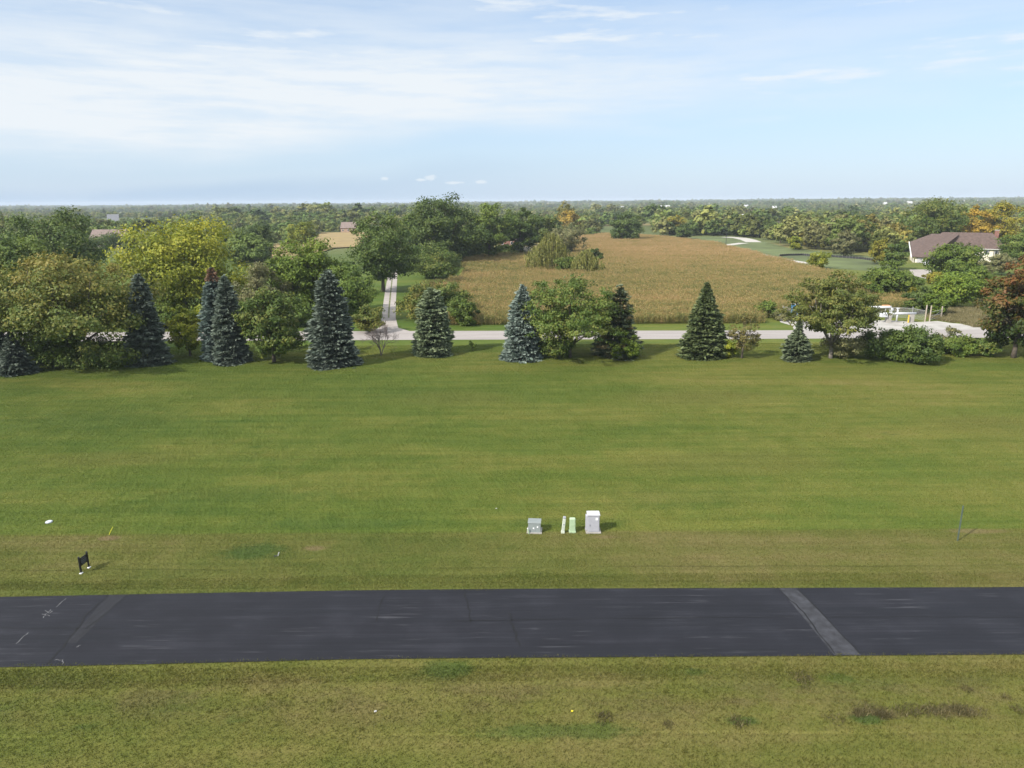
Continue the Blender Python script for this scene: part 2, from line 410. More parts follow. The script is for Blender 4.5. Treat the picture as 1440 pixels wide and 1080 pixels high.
def ext(pts, d):
    """lengthen a world polyline at both ends"""
    pts = [np.array(p[:2], float) for p in pts]
    a = pts[0] - pts[1]; a /= np.linalg.norm(a); b_ = pts[-1] - pts[-2]; b_ /= np.linalg.norm(b_)
    return [pts[0] + a * d] + pts + [pts[-1] + b_ * d]
rt = ext([at(*p_) for p_ in ROAD_TOP], 150); rb = ext([at(*p_) for p_ in ROAD_BOT], 150)
strip('road', rt, rb, 0.035, m_asph)
m_patch = simple_mat('road_patch', (0.030, 0.0312, 0.037), 0.9, var=0.5, scale=1.6, bump=0.15)
m_crack = simple_mat('crack_sealant', (0.0015, 0.0015, 0.002), 0.7, var=0.3)
m_scuff = simple_mat('worn_paint', (0.13, 0.13, 0.135), 0.8, var=0.6, scale=9)
def road_poly(name, pxs, z, mat):
    o = MB().poly([(*at(x, y)[:2], z) for x, y in pxs]).build(name, mat); o['kind'] = 'structure'
    return o
road_poly('road_patch', [(1096, 828.2), (1121, 828), (1211, 922), (1173, 922)], 0.039, m_patch)
road_poly('road_patch', [(153, 837.8), (178, 837.2), (108, 905), (92, 905)], 0.039, simple_mat('old_patch', (0.0112, 0.0117, 0.0155), 0.85, var=0.25, scale=2))
def crack_line(pxs, wd, z=0.043, mat=None):
    pw = [at(*q_)[:2] for q_ in pxs]
    rnd = random.Random(int(pxs[0][0] * 7))
    pw = [np.array(p_) for p_ in densify(pw, 6)]
    m = MB(); lft, rgt = [], []
    for i, p_ in enumerate(pw):
        d = pw[min(i + 1, len(pw) - 1)] - pw[max(i - 1, 0)]; d /= np.linalg.norm(d); nrm = np.array([-d[1], d[0]])
        j = nrm * rnd.uniform(-1, 1) * wd * 0.9
        ww = wd * rnd.uniform(0.35, 0.65)
        lft.append(p_ + j + nrm * ww); rgt.append(p_ + j - nrm * ww)
    o = strip('road_crack' if mat is None else 'road_marking', lft, rgt, z, mat or m_crack)
    return o
crack_line([(153, 838), (125, 862), (92, 908), (66, 935.5)], 0.09)
crack_line([(180, 837), (150, 862), (122, 885)], 0.07)
crack_line([(1095, 828.6), (1130, 862), (1173, 920)], 0.07)
crack_line([(1121, 828.4), (1160, 868), (1210, 920)], 0.07)
crack_line([(717, 862), (719, 878), (727, 897), (731, 910)], 0.11)
crack_line([(652, 830), (660, 856), (662, 876)], 0.09)
crack_line([(540, 838), (528, 876)], 0.06)
crack_line([(0, 884), (160, 884.5)], 0.05)
crack_line([(640, 874), (860, 870.5), (1115, 868.6)], 0.05)
crack_line([(1160, 868.4), (1300, 868.5), (1440, 868.8), (1600, 869)], 0.05)
for pxs in ([(80, 854.5), (93, 842)], [(23, 906), (40, 890)], [(60, 870), (66, 863), (72, 858)], [(60, 864), (70, 867)], [(64, 859), (69, 864), (74, 860)], [(108, 911), (113, 908)], [(77, 929), (89, 929)], [(89, 929), (88, 935)]):
    crack_line(pxs, 0.04, 0.044, m_scuff)

# far road, driveway, path, yard ------------------------------------
m_pale, nt, out = new_mat('pale_chipseal')
geo = nt.add('ShaderNodeNewGeometry'); P = geo.outputs['Position']
n1 = nt.noise(P, 1.0, 5, 0.6, sxyz=(0.08, 0.9, 1)); n2 = nt.noise(P, 3.0, 4, 0.7)
c = nt.ramp(nt.math('ADD', nt.math('MULTIPLY', n1, 0.6), nt.math('MULTIPLY', n2, 0.4)), [(0.3, (0.24, 0.218, 0.205)), (0.7, (0.35, 0.322, 0.308))])
p = nt.add('ShaderNodeBsdfPrincipled'); nt.link(c, p.inputs['Base Color']); p.inputs['Roughness'].default_value = 0.9; p.inputs['Specular IOR Level'].default_value = 0.2
nt.link(p.outputs[0], out.inputs[0])
FT = [(-300, 469.5), (0, 467.5), (240, 466.8), (480, 466), (720, 465.3), (1000, 465), (1440, 463.2), (1800, 461)]
FB = [(-300, 484), (0, 481), (240, 479.6), (480, 478.5), (720, 477.6), (1000, 477), (1440, 475), (1800, 473)]
ft = ext([at(*p_) for p_ in FT], 400); fb = ext([at(*p_) for p_ in FB], 400)
strip('country_road', ft, fb, 0.03, m_pale)
m_drive, nt, out = new_mat('gravel_drive')
geo = nt.add('ShaderNodeNewGeometry'); P = geo.outputs['Position']
n1 = nt.noise(P, 0.6, 5, 0.65); n2 = nt.noise(P, 5.0, 4, 0.7)
c = nt.ramp(nt.math('ADD', nt.math('MULTIPLY', n1, 0.6), nt.math('MULTIPLY', n2, 0.4)), [(0.3, (0.22, 0.195, 0.175)), (0.7, (0.40, 0.365, 0.34))])
p = nt.add('ShaderNodeBsdfPrincipled'); nt.link(c, p.inputs['Base Color']); p.inputs['Roughness'].default_value = 0.95
nt.link(p.outputs[0], out.inputs[0])
DL = [(524, 466.4), (534, 460), (536.5, 447), (538.5, 430), (541.5, 410), (544.5, 392), (546.5, 378), (548, 368)]
DR = [(577, 466.0), (560, 461), (556.5, 447), (556.5, 430), (557.5, 410), (558.5, 392), (559.3, 378), (560, 368)]
strip('driveway', densify([at(*p_)[:2] for p_ in DL], 3), densify([at(*p_)[:2] for p_ in DR], 3), 0.026, m_drive)
m_mid = simple_mat('drive_grass_strip', (0.11, 0.12, 0.05), 0.95, var=0.6, scale=0.8)
strip('driveway_grass_strip', [at((a[0] * .56 + b_[0] * .44), a[1])[:2] for a, b_ in zip(DL[2:], DR[2:])], [at((a[0] * .44 + b_[0] * .56), a[1])[:2] for a, b_ in zip(DL[2:], DR[2:])], 0.030, m_mid)
m_conc = simple_mat('pale_concrete', (0.40, 0.38, 0.345), 0.9, var=0.12, scale=0.4)
def path_px(pts, wd):
    pw = [np.array(p_) for p_ in densify([at(*q_)[:2] for q_ in pts], 5)]
    l_, r_ = [], []
    for i, p_ in enumerate(pw):
        d = pw[min(i + 1, len(pw) - 1)] - pw[max(i - 1, 0)]; d /= np.linalg.norm(d); n_ = np.array([-d[1], d[0]])
        l_.append(p_ + n_ * wd / 2); r_.append(p_ - n_ * wd / 2)
    return l_, r_
for pts, wd in (([(1020, 333.2), (1040, 334.6), (1052, 337.2), (1060, 340.5)], 9.0), ([(998, 346), (1025, 344.3), (1046, 341.6)], 6.0), ([(1040, 350.5), (1060, 355.5), (1085, 361.6), (1110, 366.2), (1130, 369.2), (1150, 371.5)], 4.2)):
    l_, r_ = path_px(pts, wd); strip('path', l_, r_, 0.03, m_conc)
YARD = [(1118, 467), (1114, 458), (1098, 453.5), (1092, 447), (1097, 440.5), (1110, 441.5), (1118, 446), (1140, 446.5), (1170, 448.2), (1200, 448.8), (1225, 450.6), (1250, 450.6), (1290, 453), (1318, 451.5), (1338, 454.5), (1352, 455.5), (1366, 459), (1384, 461.5), (1400, 467)]
m_gravel, nt, out = new_mat('white_gravel')
geo = nt.add('ShaderNodeNewGeometry'); P = geo.outputs['Position']
n1 = nt.noise(P, 0.35, 6, 0.65); n2 = nt.noise(P, 4.0, 4, 0.7)
c = nt.ramp(nt.math('ADD', nt.math('MULTIPLY', n1, 0.65), nt.math('MULTIPLY', n2, 0.35)), [(0.30, (0.17, 0.155, 0.12)), (0.45, (0.31, 0.295, 0.27)), (0.7, (0.43, 0.415, 0.39))])
p = nt.add('ShaderNodeBsdfPrincipled'); nt.link(c, p.inputs['Base Color']); p.inputs['Roughness'].default_value = 0.95
nt.link(p.outputs[0], out.inputs[0])
o = MB().poly([(*at(x, y)[:2], 0.022) for x, y in YARD]).build('gravel_yard', m_gravel); o['kind'] = 'structure'
# mown ground beyond the corn and a farther field
m_green = simple_mat('mown_green', (0.088, 0.112, 0.036), 0.95, var=0.35, scale=0.06)
o = MB().poly([(*at(x, y)[:2], 0.012) for x, y in [(905, 338), (985, 333.2), (1020, 332.5), (1060, 336), (1110, 349), (1170, 355), (1235, 362), (1262, 374), (1236, 382), (1150, 376), (1050, 356), (1000, 348)]]).build('mown_ground', m_green); o['kind'] = 'structure'
m_straw = simple_mat('ripe_field', (0.245, 0.18, 0.075), 0.95, var=0.2, scale=0.08, bump=0.4)
FIELD2 = [(355, 366), (420, 366), (470, 350), (525, 346), (520, 327.6), (452, 327.2), (440, 338), (380, 345)]
FIELD2W = np.array([at(x, y)[:2] for x, y in FIELD2])
o = MB().poly([(*p_, 0.5) for p_ in FIELD2W]).build('far_field', m_straw); o['kind'] = 'structure'

# ------------------------------------------------------------------ vegetation generators
rng = np.random.default_rng(7)
def leaf_mat(name, stops, trans=0.28, obj_var=0.25, rough=0.55, spec=0.25):
    m, nt, out = new_mat(name)
    at_ = nt.add('ShaderNodeAttribute'); at_.attribute_name = 'rnd'
    oi = nt.add('ShaderNodeObjectInfo')
    c = nt.ramp(at_.outputs['Fac'], stops)
    h = nt.add('ShaderNodeHueSaturation'); nt.link(c, h.inputs['Color'])
    nt.link(nt.math('ADD', 1 - obj_var / 2, nt.math('MULTIPLY', oi.outputs['Random'], obj_var)), h.inputs['Value'])
    c = h.outputs[0]
    p = nt.add('ShaderNodeBsdfPrincipled'); nt.link(c, p.inputs['Base Color']); p.inputs['Roughness'].default_value = rough
    p.inputs['Specular IOR Level'].default_value = spec
    tr = nt.add('ShaderNodeBsdfTranslucent'); nt.link(c, tr.inputs[0])
    mx = nt.add('ShaderNodeMixShader'); mx.inputs[0].default_value = trans
    nt.link(p.outputs[0], mx.inputs[1]); nt.link(tr.outputs[0], mx.inputs[2]); nt.link(mx.outputs[0], out.inputs[0])
    return m
LM = {
 'olive':   leaf_mat('leaves_olive',   [(0, (0.046, 0.085, 0.016)), (0.5, (0.098, 0.144, 0.027)), (1, (0.201, 0.198, 0.041))]),
 'oliveyel': leaf_mat('leaves_olive_yellow', [(0, (0.055, 0.085, 0.017)), (0.5, (0.120, 0.142, 0.030)), (1, (0.225, 0.200, 0.046))]),
 'russet':  leaf_mat('leaves_russet',  [(0, (0.060, 0.099, 0.018)), (0.45, (0.122, 0.149, 0.029)), (1, (0.243, 0.200, 0.042))]),
 'dark':    leaf_mat('leaves_dark',    [(0, (0.040, 0.071, 0.017)), (0.5, (0.078, 0.119, 0.024)), (1, (0.144, 0.181, 0.036))]),
 'mid':     leaf_mat('leaves_mid',     [(0, (0.054, 0.091, 0.016)), (0.5, (0.106, 0.159, 0.024)), (1, (0.195, 0.228, 0.041))]),
 'bright':  leaf_mat('leaves_bright',  [(0, (0.065, 0.113, 0.014)), (0.5, (0.130, 0.190, 0.021)), (1, (0.216, 0.258, 0.033))]),
 'lime':    leaf_mat('leaves_lime',    [(0, (0.090, 0.137, 0.014)), (0.5, (0.211, 0.242, 0.020)), (1, (0.374, 0.354, 0.035))]),
 'yellow':  leaf_mat('leaves_yellow',  [(0, (0.110, 0.120, 0.015)), (0.5, (0.209, 0.198, 0.022)), (1, (0.363, 0.276, 0.030))]),
 'yelthin':  leaf_mat('leaves_thin_yellowing', [(0, (0.085, 0.095, 0.025)), (0.5, (0.16, 0.145, 0.04)), (1, (0.25, 0.19, 0.07))]),
 'orange':  leaf_mat('leaves_orange',  [(0, (0.17, 0.14, 0.022)), (0.5, (0.32, 0.225, 0.032)), (1, (0.50, 0.33, 0.045))]),
 'red':     leaf_mat('leaves_red', [(0, (0.036, 0.066, 0.013)), (0.42, (0.085, 0.098, 0.020)), (0.66, (0.155, 0.100, 0.026)), (1, (0.205, 0.088, 0.030))]),
 'grey':    leaf_mat('leaves_grey',    [(0, (0.083, 0.099, 0.037)), (0.5, (0.159, 0.161, 0.064)), (1, (0.262, 0.239, 0.105))]),
 'willow':  leaf_mat('leaves_willow',  [(0, (0.117, 0.144, 0.036)), (0.5, (0.227, 0.234, 0.060)), (1, (0.343, 0.309, 0.090))]),
 'blue':    leaf_mat('needles_blue',   [(0, (0.0380, 0.0553, 0.0377)), (0.5, (0.0931, 0.1216, 0.0884)), (1, (0.1947, 0.2322, 0.1841))], trans=0.08),
 'blue2':   leaf_mat('needles_pale_blue', [(0, (0.0560, 0.0843, 0.0662)), (0.5, (0.1350, 0.1784, 0.1472)), (1, (0.2750, 0.3254, 0.2806))], trans=0.08),
 'bluebrown': leaf_mat('needles_browntop', [(0, (0.0460, 0.0727, 0.0563)), (0.5, (0.1030, 0.1445, 0.1214)), (0.73, (0.1720, 0.2231, 0.1936)), (0.78, (0.2300, 0.1397, 0.0871)), (1, (0.3100, 0.1901, 0.1162))], trans=0.08),
 'spruce':  leaf_mat('needles_green',  [(0, (0.038, 0.062, 0.024)), (0.5, (0.082, 0.115, 0.043)), (1, (0.170, 0.202, 0.079))], trans=0.08),
 'sprgrey': leaf_mat('needles_greygreen', [(0, (0.048, 0.073, 0.041)), (0.5, (0.111, 0.146, 0.079)), (1, (0.215, 0.253, 0.138))], trans=0.08),
 'ragged':  leaf_mat('needles_ragged', [(0, (0.053, 0.073, 0.039)), (0.55, (0.109, 0.142, 0.076)), (1, (0.312, 0.246, 0.117))], trans=0.08),
}
# woodland colours spread from tree to tree
def wood_mat(name, shift, gain=1.35):
    m, nt, out = new_mat(name)
    at_ = nt.add('ShaderNodeAttribute'); at_.attribute_name = 'rnd'; oi = nt.add('ShaderNodeObjectInfo')
    stand = nt.noise(oi.outputs['Location'], 1.0, 2, 0.5, sxyz=(0.006, 0.009, 0.0)); r2 = nt.math('FRACT', nt.math('MULTIPLY', oi.outputs['Random'], 17.31))
    a = nt.ramp(nt.math('ADD', nt.math('ADD', nt.math('MULTIPLY', oi.outputs['Random'], 0.5), nt.math('MULTIPLY', nt.math('SUBTRACT', stand, 0.2), 0.85)), shift - 0.08), [(0.0, (0.030, 0.055, 0.016)), (0.25, (0.046, 0.074, 0.018)), (0.5, (0.068, 0.092, 0.022)), (0.7, (0.098, 0.105, 0.028)), (0.86, (0.115, 0.112, 0.045)), (0.95, (0.130, 0.125, 0.032)), (1.0, (0.150, 0.128, 0.03))])
    k = nt.ramp(at_.outputs['Fac'], [(0, (0.5 , 0.55, 0.5)), (0.5, (.75, .75, .75)), (1, (1.0, 0.95, 0.85))]); k = nt.mix(1.0, k, (gain * 1.45,) * 3, 'MULTIPLY'); vv_ = nt.math('ADD', 0.58, nt.math('MULTIPLY', r2, 0.80)); vc = nt.add('ShaderNodeCombineColor'); [nt.link(vv_, vc.inputs[q_]) for q_ in range(3)]; k = nt.mix(1.0, k, vc.outputs[0], 'MULTIPLY')
    c = nt.mix(1.0, a, k, 'MULTIPLY')
    p = nt.add('ShaderNodeBsdfPrincipled'); nt.link(c, p.inputs['Base Color']); p.inputs['Roughness'].default_value = 0.6; p.inputs['Specular IOR Level'].default_value = 0.2
    tr = nt.add('ShaderNodeBsdfTranslucent'); nt.link(c, tr.inputs[0])
    mx = nt.add('ShaderNodeMixShader'); mx.inputs[0].default_value = 0.25
    nt.link(p.outputs[0], mx.inputs[1]); nt.link(tr.outputs[0], mx.inputs[2]); nt.link(mx.outputs[0], out.inputs[0])
    return m
LM['wood'] = wood_mat('leaves_woodland', 0.13, 1.75)
LM['woodwarm'] = wood_mat('leaves_woodland_warm', 0.36, 1.75)
m_bark = simple_mat('bark', (0.105, 0.085, 0.066), 0.9, var=0.35, scale=2.5, bump=0.5)
m_palebark = simple_mat('pale_bark', (0.21, 0.185, 0.155), 0.9, var=0.3, scale=2.5, bump=0.5)
m_twig = simple_mat('bare_twigs', (0.185, 0.145, 0.13), 0.9, var=0.25)

def quads(C, A, B):
    """diamond leaf sprays: centres, half-length vectors, half-width vectors"""
    n = len(C)
    V = np.empty((n, 4, 3)); V[:, 0] = C - A; V[:, 1] = C - 0.15 * A + B; V[:, 2] = C + A; V[:, 3] = C - 0.15 * A - B
    return V.reshape(-1, 3)

def unit(v): return v / (np.linalg.norm(v, axis=-1, keepdims=True) + 1e-9)
def rdir(n, r): return unit(r.normal(size=(n, 3)))

def limb(m, a, b_, r0, r1, r, n=5, segs=4, sag=0.12):
    a, b_ = np.array(a, float), np.array(b_, float); ln = np.linalg.norm(b_ - a)
    mid = (a + b_) / 2 + np.array([0, 0, 1]) * ln * sag + r.normal(size=3) * ln * 0.05
    pts = [tuple((1 - t) ** 2 * a + 2 * t * (1 - t) * mid + t * t * b_) for t in np.linspace(0, 1, segs + 1)]
    m.tube(pts, [r0 + (r1 - r0) * t for t in np.linspace(0, 1, segs + 1)], n)

def crown_points(r, H, R, zb, n_cl, style):
    """centres and radii of the foliage clumps"""
    d = rdir(n_cl * 2, r)
    ph = r.uniform(0, 6.28, 6)
    lump = 1 + 0.16 * np.sin(3 * np.arctan2(d[:, 1], d[:, 0]) + ph[0]) * (1 - abs(d[:, 2])) + 0.12 * np.sin(5 * d[:, 2] + 2 * np.arctan2(d[:, 1], d[:, 0]) + ph[1])
    f = np.clip(r.beta(3.2, 1.3, len(d)), 0.25, 1.0)
    zc = zb + (H - zb) * (0.45 if style != 'umbrella' else 0.50)
    up, dn = H - zc, zc - zb
    if style == 'umbrella':
        P = np.stack([d[:, 0] * R * f * lump, d[:, 1] * R * f * lump, np.where(d[:, 2] > 0, d[:, 2] * up, d[:, 2] * dn * 0.75) * f], -1)
        rad = np.hypot(P[:, 0], P[:, 1]) / R
        P[:, 2] += zc - 0.12 * (H - zb) * rad ** 2
    elif style == 'upright':
        s = np.clip(1 - 0.55 * np.clip(d[:, 2], 0, 1), 0.3, 1)
        P = np.stack([d[:, 0] * R * f * lump * s, d[:, 1] * R * f * lump * s, zc + np.where(d[:, 2] > 0, d[:, 2] * up, d[:, 2] * dn) * f], -1)
    else:
        P = np.stack([d[:, 0] * R * f * lump, d[:, 1] * R * f * lump, zc + np.where(d[:, 2] > 0, d[:, 2] * up, d[:, 2] * dn) * f * (0.85 + 0.15 * lump)], -1)
    P = P[P[:, 2] > max(zb * 0.8, 0.15)][:n_cl]
    return P, zc

def deciduous(seed, H, R, zb, n_cl=90, per=140, leaf=0.26, style='round', top_bias=0.0, trunk_r=None, flat=0.72, low_limbs=None):
    """-> crown arrays (verts, rnd) and a trunk MB"""
    r = np.random.default_rng(seed)
    P, zc = crown_points(r, H, R, zb, n_cl, style)
    cr = R * r.uniform(0.15, 0.30, len(P)) * (90 / max(n_cl, 30)) ** 0.22
    cr = np.clip(cr * (0.72 if style == 'umbrella' else 1.0), 0.3, None)
    tone = r.uniform(0, 1, len(P))
    Cs, As, Bs, T = [], [], [], []
    for p_, c_, tn in zip(P, cr, tone):
        n = max(8, int(per * r.uniform(0.6, 1.4)))
        d = rdir(n, r); d[:, 2] = d[:, 2] * 0.9 + 0.12
        rad = c_ * np.clip(r.normal(0.82, 0.25, n), 0.1, 1.45)
        C = p_ + d * rad[:, None] * np.array([1, 1, flat])
        out_ = unit(d * 0.8 + unit(p_ - np.array([0, 0, zc * 0.9])) * 0.5 + np.array([0, 0, 0.35]) + r.normal(size=(n, 3)) * 0.55)
        a = unit(np.cross(out_, rdir(n, r))); b_ = np.cross(out_, a)
        s = leaf * r.uniform(0.55, 1.35, n)
        a = a + out_ * r.normal(0, 0.22, (n, 1)); a[:, 2] -= 0.15
        Cs.append(C); As.append(a * s[:, None]); Bs.append(b_ * (s * r.uniform(0.45, 0.75, n))[:, None])
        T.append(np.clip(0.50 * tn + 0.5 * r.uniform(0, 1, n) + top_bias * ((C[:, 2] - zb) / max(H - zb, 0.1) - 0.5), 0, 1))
    C = np.concatenate(Cs); A = np.concatenate(As); B = np.concatenate(Bs); T = np.concatenate(T)
    k = C[:, 2] > 0.1; C, A, B, T = C[k], A[k], B[k], T[k]
    # trunk and limbs
    tr = trunk_r or max(0.07, H * 0.021)
    m = MB()
    zt = H * 0.17 if style == 'umbrella' else max(zb, H * 0.3)
    lean = r.normal(0, 0.02 * H, 2)
    base_pts = [(0, 0, -0.2), (lean[0] * 0.2, lean[1] * 0.2, zt * 0.35), (lean[0] * 0.6, lean[1] * 0.6, zt * 0.75), (lean[0], lean[1], zt)]
    m.tube(base_pts, [tr * 1.35, tr * 1.02, tr * 0.9, tr * 0.8], 9)
    fork = np.array([lean[0], lean[1], zt * 0.94])
    nl = low_limbs or (7 if H > 4 else 5)
    order = r.permutation(len(P))[: nl * 4]
    azs = np.arctan2(P[order, 1], P[order, 0])
    for j in range(nl):
        grp = order[(azs >= -math.pi + 2 * math.pi * j / nl) & (azs < -math.pi + 2 * math.pi * (j + 1) / nl)]
        if len(grp) == 0: continue
        main = P[grp].mean(0) * 0.62 + fork * 0.38
        st = fork * np.array([1, 1, r.uniform(0.78, 1.0)])
        limb(m, st, main, tr * 0.62, tr * 0.30, r, 6, 4, 0.06)
        for g_ in grp: limb(m, main, P[g_], tr * 0.28, tr * 0.07, r, 4, 3, 0.05)
    limb(m, fork, (lean[0], lean[1], zc + (H - zc) * 0.6), tr * 0.72, tr * 0.12, r, 6, 4, 0.02)
    return quads(C, A, B), T, m

def spruce(seed, H, R, dens=1.0, skirt=0.25, ragged=0.0, thin_top=0.0, expo=0.85, brown_top=0.0):
    r = np.random.default_rng(seed)
    Cs, As, Bs, T = [], [], [], []
    z = skirt; nW = int(H / 0.42)
    zs = skirt + (H - skirt - 0.1) * (np.linspace(0, 1, nW) ** 0.93)
    m = MB(); m.tube([(0, 0, -0.1), (0, 0, H * 0.5), (0, 0, H * 0.99)], [0.02 * H, 0.012 * H, 0.012], 7)
    lob = r.uniform(0, 6.28, 3)
    for i, z in enumerate(zs):
        u = (z - skirt) / (H - skirt)
        env = R * (1 - u) ** expo * (0.9 + 0.1 * min(1, u * 8)) + 0.10
        if thin_top: env *= 1 - thin_top * float(sstep(0.35, 0.6, u))
        nb = max(7, int((10 + 9 * (1 - u)) * dens))
        for k in range(nb):
            if ragged and r.random() < ragged * (0.35 + 0.8 * u): continue
            a0 = 2 * math.pi * (k + r.uniform(-0.35, 0.35)) / nb + i * 1.13
            ln = env * min(1.10, max(0.66, r.normal(0.95, 0.085))) * (1 + 0.10 * math.sin(2 * a0 + 4 * u + lob[0]) + 0.10 * math.sin(3 * a0 + 11 * u + lob[1]) + 0.06 * math.sin(17 * u + lob[2]))
            zb_ = z + r.uniform(-0.30, 0.30)
            dirx = np.array([math.cos(a0), math.sin(a0), 0]); side = np.array([-math.sin(a0), math.cos(a0), 0])
            rise = 0.55 * u - 0.16
            n = max(8, int(12 + 36 * ln / max(R, 0.5) * dens * min(1.6, max(0.5, R / 2.2))))
            t = r.uniform(0.15, 1.0, n) ** 0.6
            lat = r.normal(0, 1, n) * (1.05 - t * 0.8) * 0.30 * ln
            C = dirx * (t * ln)[:, None] + side * lat[:, None]
            zz = zb_ + ln * (rise * t - 0.22 * t ** 2 + 0.13 * t ** 5) + r.normal(0, 0.09, n) - 0.10 * np.abs(lat)
            C[:, 2] = np.maximum(zz, 0.05)
            fwd = unit(dirx + side * (np.sign(lat) * r.uniform(0.1, 0.9, n))[:, None] + np.array([0, 0, 1]) * r.normal(0.02, 0.28, (n, 1)))
            nrm = unit(np.array([0, 0, 1.0]) + rdir(n, r) * 1.0)
            b_ = unit(np.cross(fwd, nrm))
            s = (0.22 + 0.05 * R) * r.uniform(0.6, 1.15, n)
            Cs.append(C); As.append(fwd * s[:, None]); Bs.append(b_ * (s * 0.40)[:, None])
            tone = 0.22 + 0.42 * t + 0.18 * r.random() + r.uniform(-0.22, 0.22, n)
            if brown_top: tone = np.clip(tone, 0, 0.72) + (0.28 if u > 1 - brown_top else 0)
            if ragged: tone = tone * 0.8 + 0.6 * (r.random() < 0.22 * u + 0.05)
            T.append(np.clip(tone, 0, 1))
    # leader
    n = 26
    C = np.stack([r.normal(0, 0.05, n), r.normal(0, 0.05, n), H - r.uniform(-0.25, 0.6, n)], -1)
    fwd = unit(np.array([0, 0, 1.0]) + rdir(n, r) * 0.6); b_ = unit(np.cross(fwd, rdir(n, r)))
    Cs.append(C); As.append(fwd * 0.2); Bs.append(b_ * 0.07); T.append(r.uniform(0.4, 1, n))
    return quads(np.concatenate(Cs), np.concatenate(As), np.concatenate(Bs)), np.concatenate(T), m

def willow(seed, H, R):
    r = np.random.default_rng(seed)
    Cs, As, Bs, T = [], [], [], []
    nst = 620
    lobes = []
    for k_ in range(11):
        q0 = r.uniform(0.05, 1.0) if k_ else 0.0
        lobes.append((r.uniform(0, 6.28), q0 * 0.55 * R, (1.0 - 0.42 * q0 ** 1.6) * r.uniform(0.92, 1.02), r.uniform(0.52, 0.72)))
    for _ in range(nst):
        la, lr, lh, lw = lobes[r.integers(len(lobes))]
        a = r.uniform(0, 6.28); q_ = math.sqrt(r.random())
        x = math.cos(la) * lr + math.cos(a) * q_ * lw * R * 0.8; y = math.sin(la) * lr + math.sin(a) * q_ * lw * R * 0.8
        zt = H * lh * math.sqrt(max(0.04, 1 - 0.88 * q_ ** 2))
        ln = (zt - H * 0.05) * r.uniform(0.35, 0.92) * (0.5 + 0.5 * q_)
        n = max(6, int(ln * 4.2))
        t = np.sort(r.random(n)); tone = r.random()
        C = np.stack([x + math.cos(a) * 0.25 * t + r.normal(0, 0.09, n), y + math.sin(a) * 0.25 * t + r.normal(0, 0.09, n), zt - ln * t], -1)
        A = unit(np.array([0, 0, -1.0]) + rdir(n, r) * 0.45) * (0.36 * r.uniform(0.7, 1.3, n))[:, None]
        B = unit(np.cross(A, rdir(n, r))) * (0.13 * r.uniform(0.7, 1.3, n))[:, None]
        Cs.append(C); As.append(A); Bs.append(B); T.append(np.clip(0.5 * tone + 0.5 * r.random(n), 0, 1))
    m = MB(); m.tube([(0, 0, -0.2), (0.1, 0, H * 0.25), (0, 0.1, H * 0.45)], [H * 0.05, H * 0.042, H * 0.035], 9)
    for la, lr, lh, lw in lobes: limb(m, (0, 0, H * 0.38), (math.cos(la) * lr * 1.2, math.sin(la) * lr * 1.2, H * lh * 0.85), H * 0.025, H * 0.006, r, 5, 4, 0.15)
    return quads(np.concatenate(Cs), np.concatenate(As), np.concatenate(Bs)), np.concatenate(T), m

def place_px(xb, yb, ytop, wpx, back=0.0):
    g = at(xb, yb)
    dep = np.dot(g - np.array([0, 0, CAM_H]), _F)
    R = 0.5 * wpx * dep / F_PX
    dirv = np.array([g[0], g[1], 0]); dirv /= np.linalg.norm(dirv)
    c_ = g + dirv * R * back
    top = at_depth(xb, ytop, c_[1])
    dep = np.dot(c_ - np.array([0, 0, CAM_H]), _F)
    R = 0.5 * wpx * dep / F_PX
    x0 = at_depth(xb, yb, c_[1])[0]
    return (x0, c_[1], 0.0), top[2], R

def crown_mesh(name, V, T):
    return np_mesh(name, V, np.arange(len(V)), 4, face_attr=T)

_seed = [100]
def nseed(): _seed[0] += 1; return _seed[0]

def make_plant(kind, name, gen, mat, label, cat, loc, bark=None, group=None, crown_name='crown', trunk_name='trunk', rz=None):
    V, T, tm = gen
    e = empty(name, label, cat, loc, rz if rz is not None else 0.0, group)
    link(crown_name, crown_mesh(crown_name, V, T), LM[mat], e)
    tm.build(trunk_name, bark or m_bark, e, smooth=True)
    return e

GR = 'trees in the row along the country road'
def SPR(x, yb, yt, w, mat, label, group=GR, **kw):
    loc, H, R = place_px(x, yb, yt, w, 0.85); R *= 1.0
    return make_plant('spruce', 'spruce_tree', spruce(nseed(), H, R, **kw), mat, label, 'spruce tree', loc, group=group)
def DEC(x, yb, yt, w, mat, label, name='broadleaf_tree', cat='tree', zb=0.15, back=0.5, group=GR, bark=None, crown='crown', trunk='trunk', **kw):
    loc, H, R = place_px(x, yb, yt, w, back)
    R *= 1.12 if kw.get('style') == 'umbrella' else 1.0 if H < 5 else 0.92
    return make_plant('dec', name, deciduous(nseed(), H * 0.96, R, H * zb, **kw), mat, label, cat, loc, bark, group, crown, trunk)
def SHR(x, yb, yt, w, mat, label, name='shrub', cat='shrub', group='shrubs along the country road', **kw):
    kw.setdefault('n_cl', 45); kw.setdefault('per', 110); kw.setdefault('leaf', 0.17)
    return DEC(x, yb, yt, w, mat, label, name, cat, 0.02, 0.7, group, crown='foliage', trunk='stems', trunk_r=0.06, **kw)

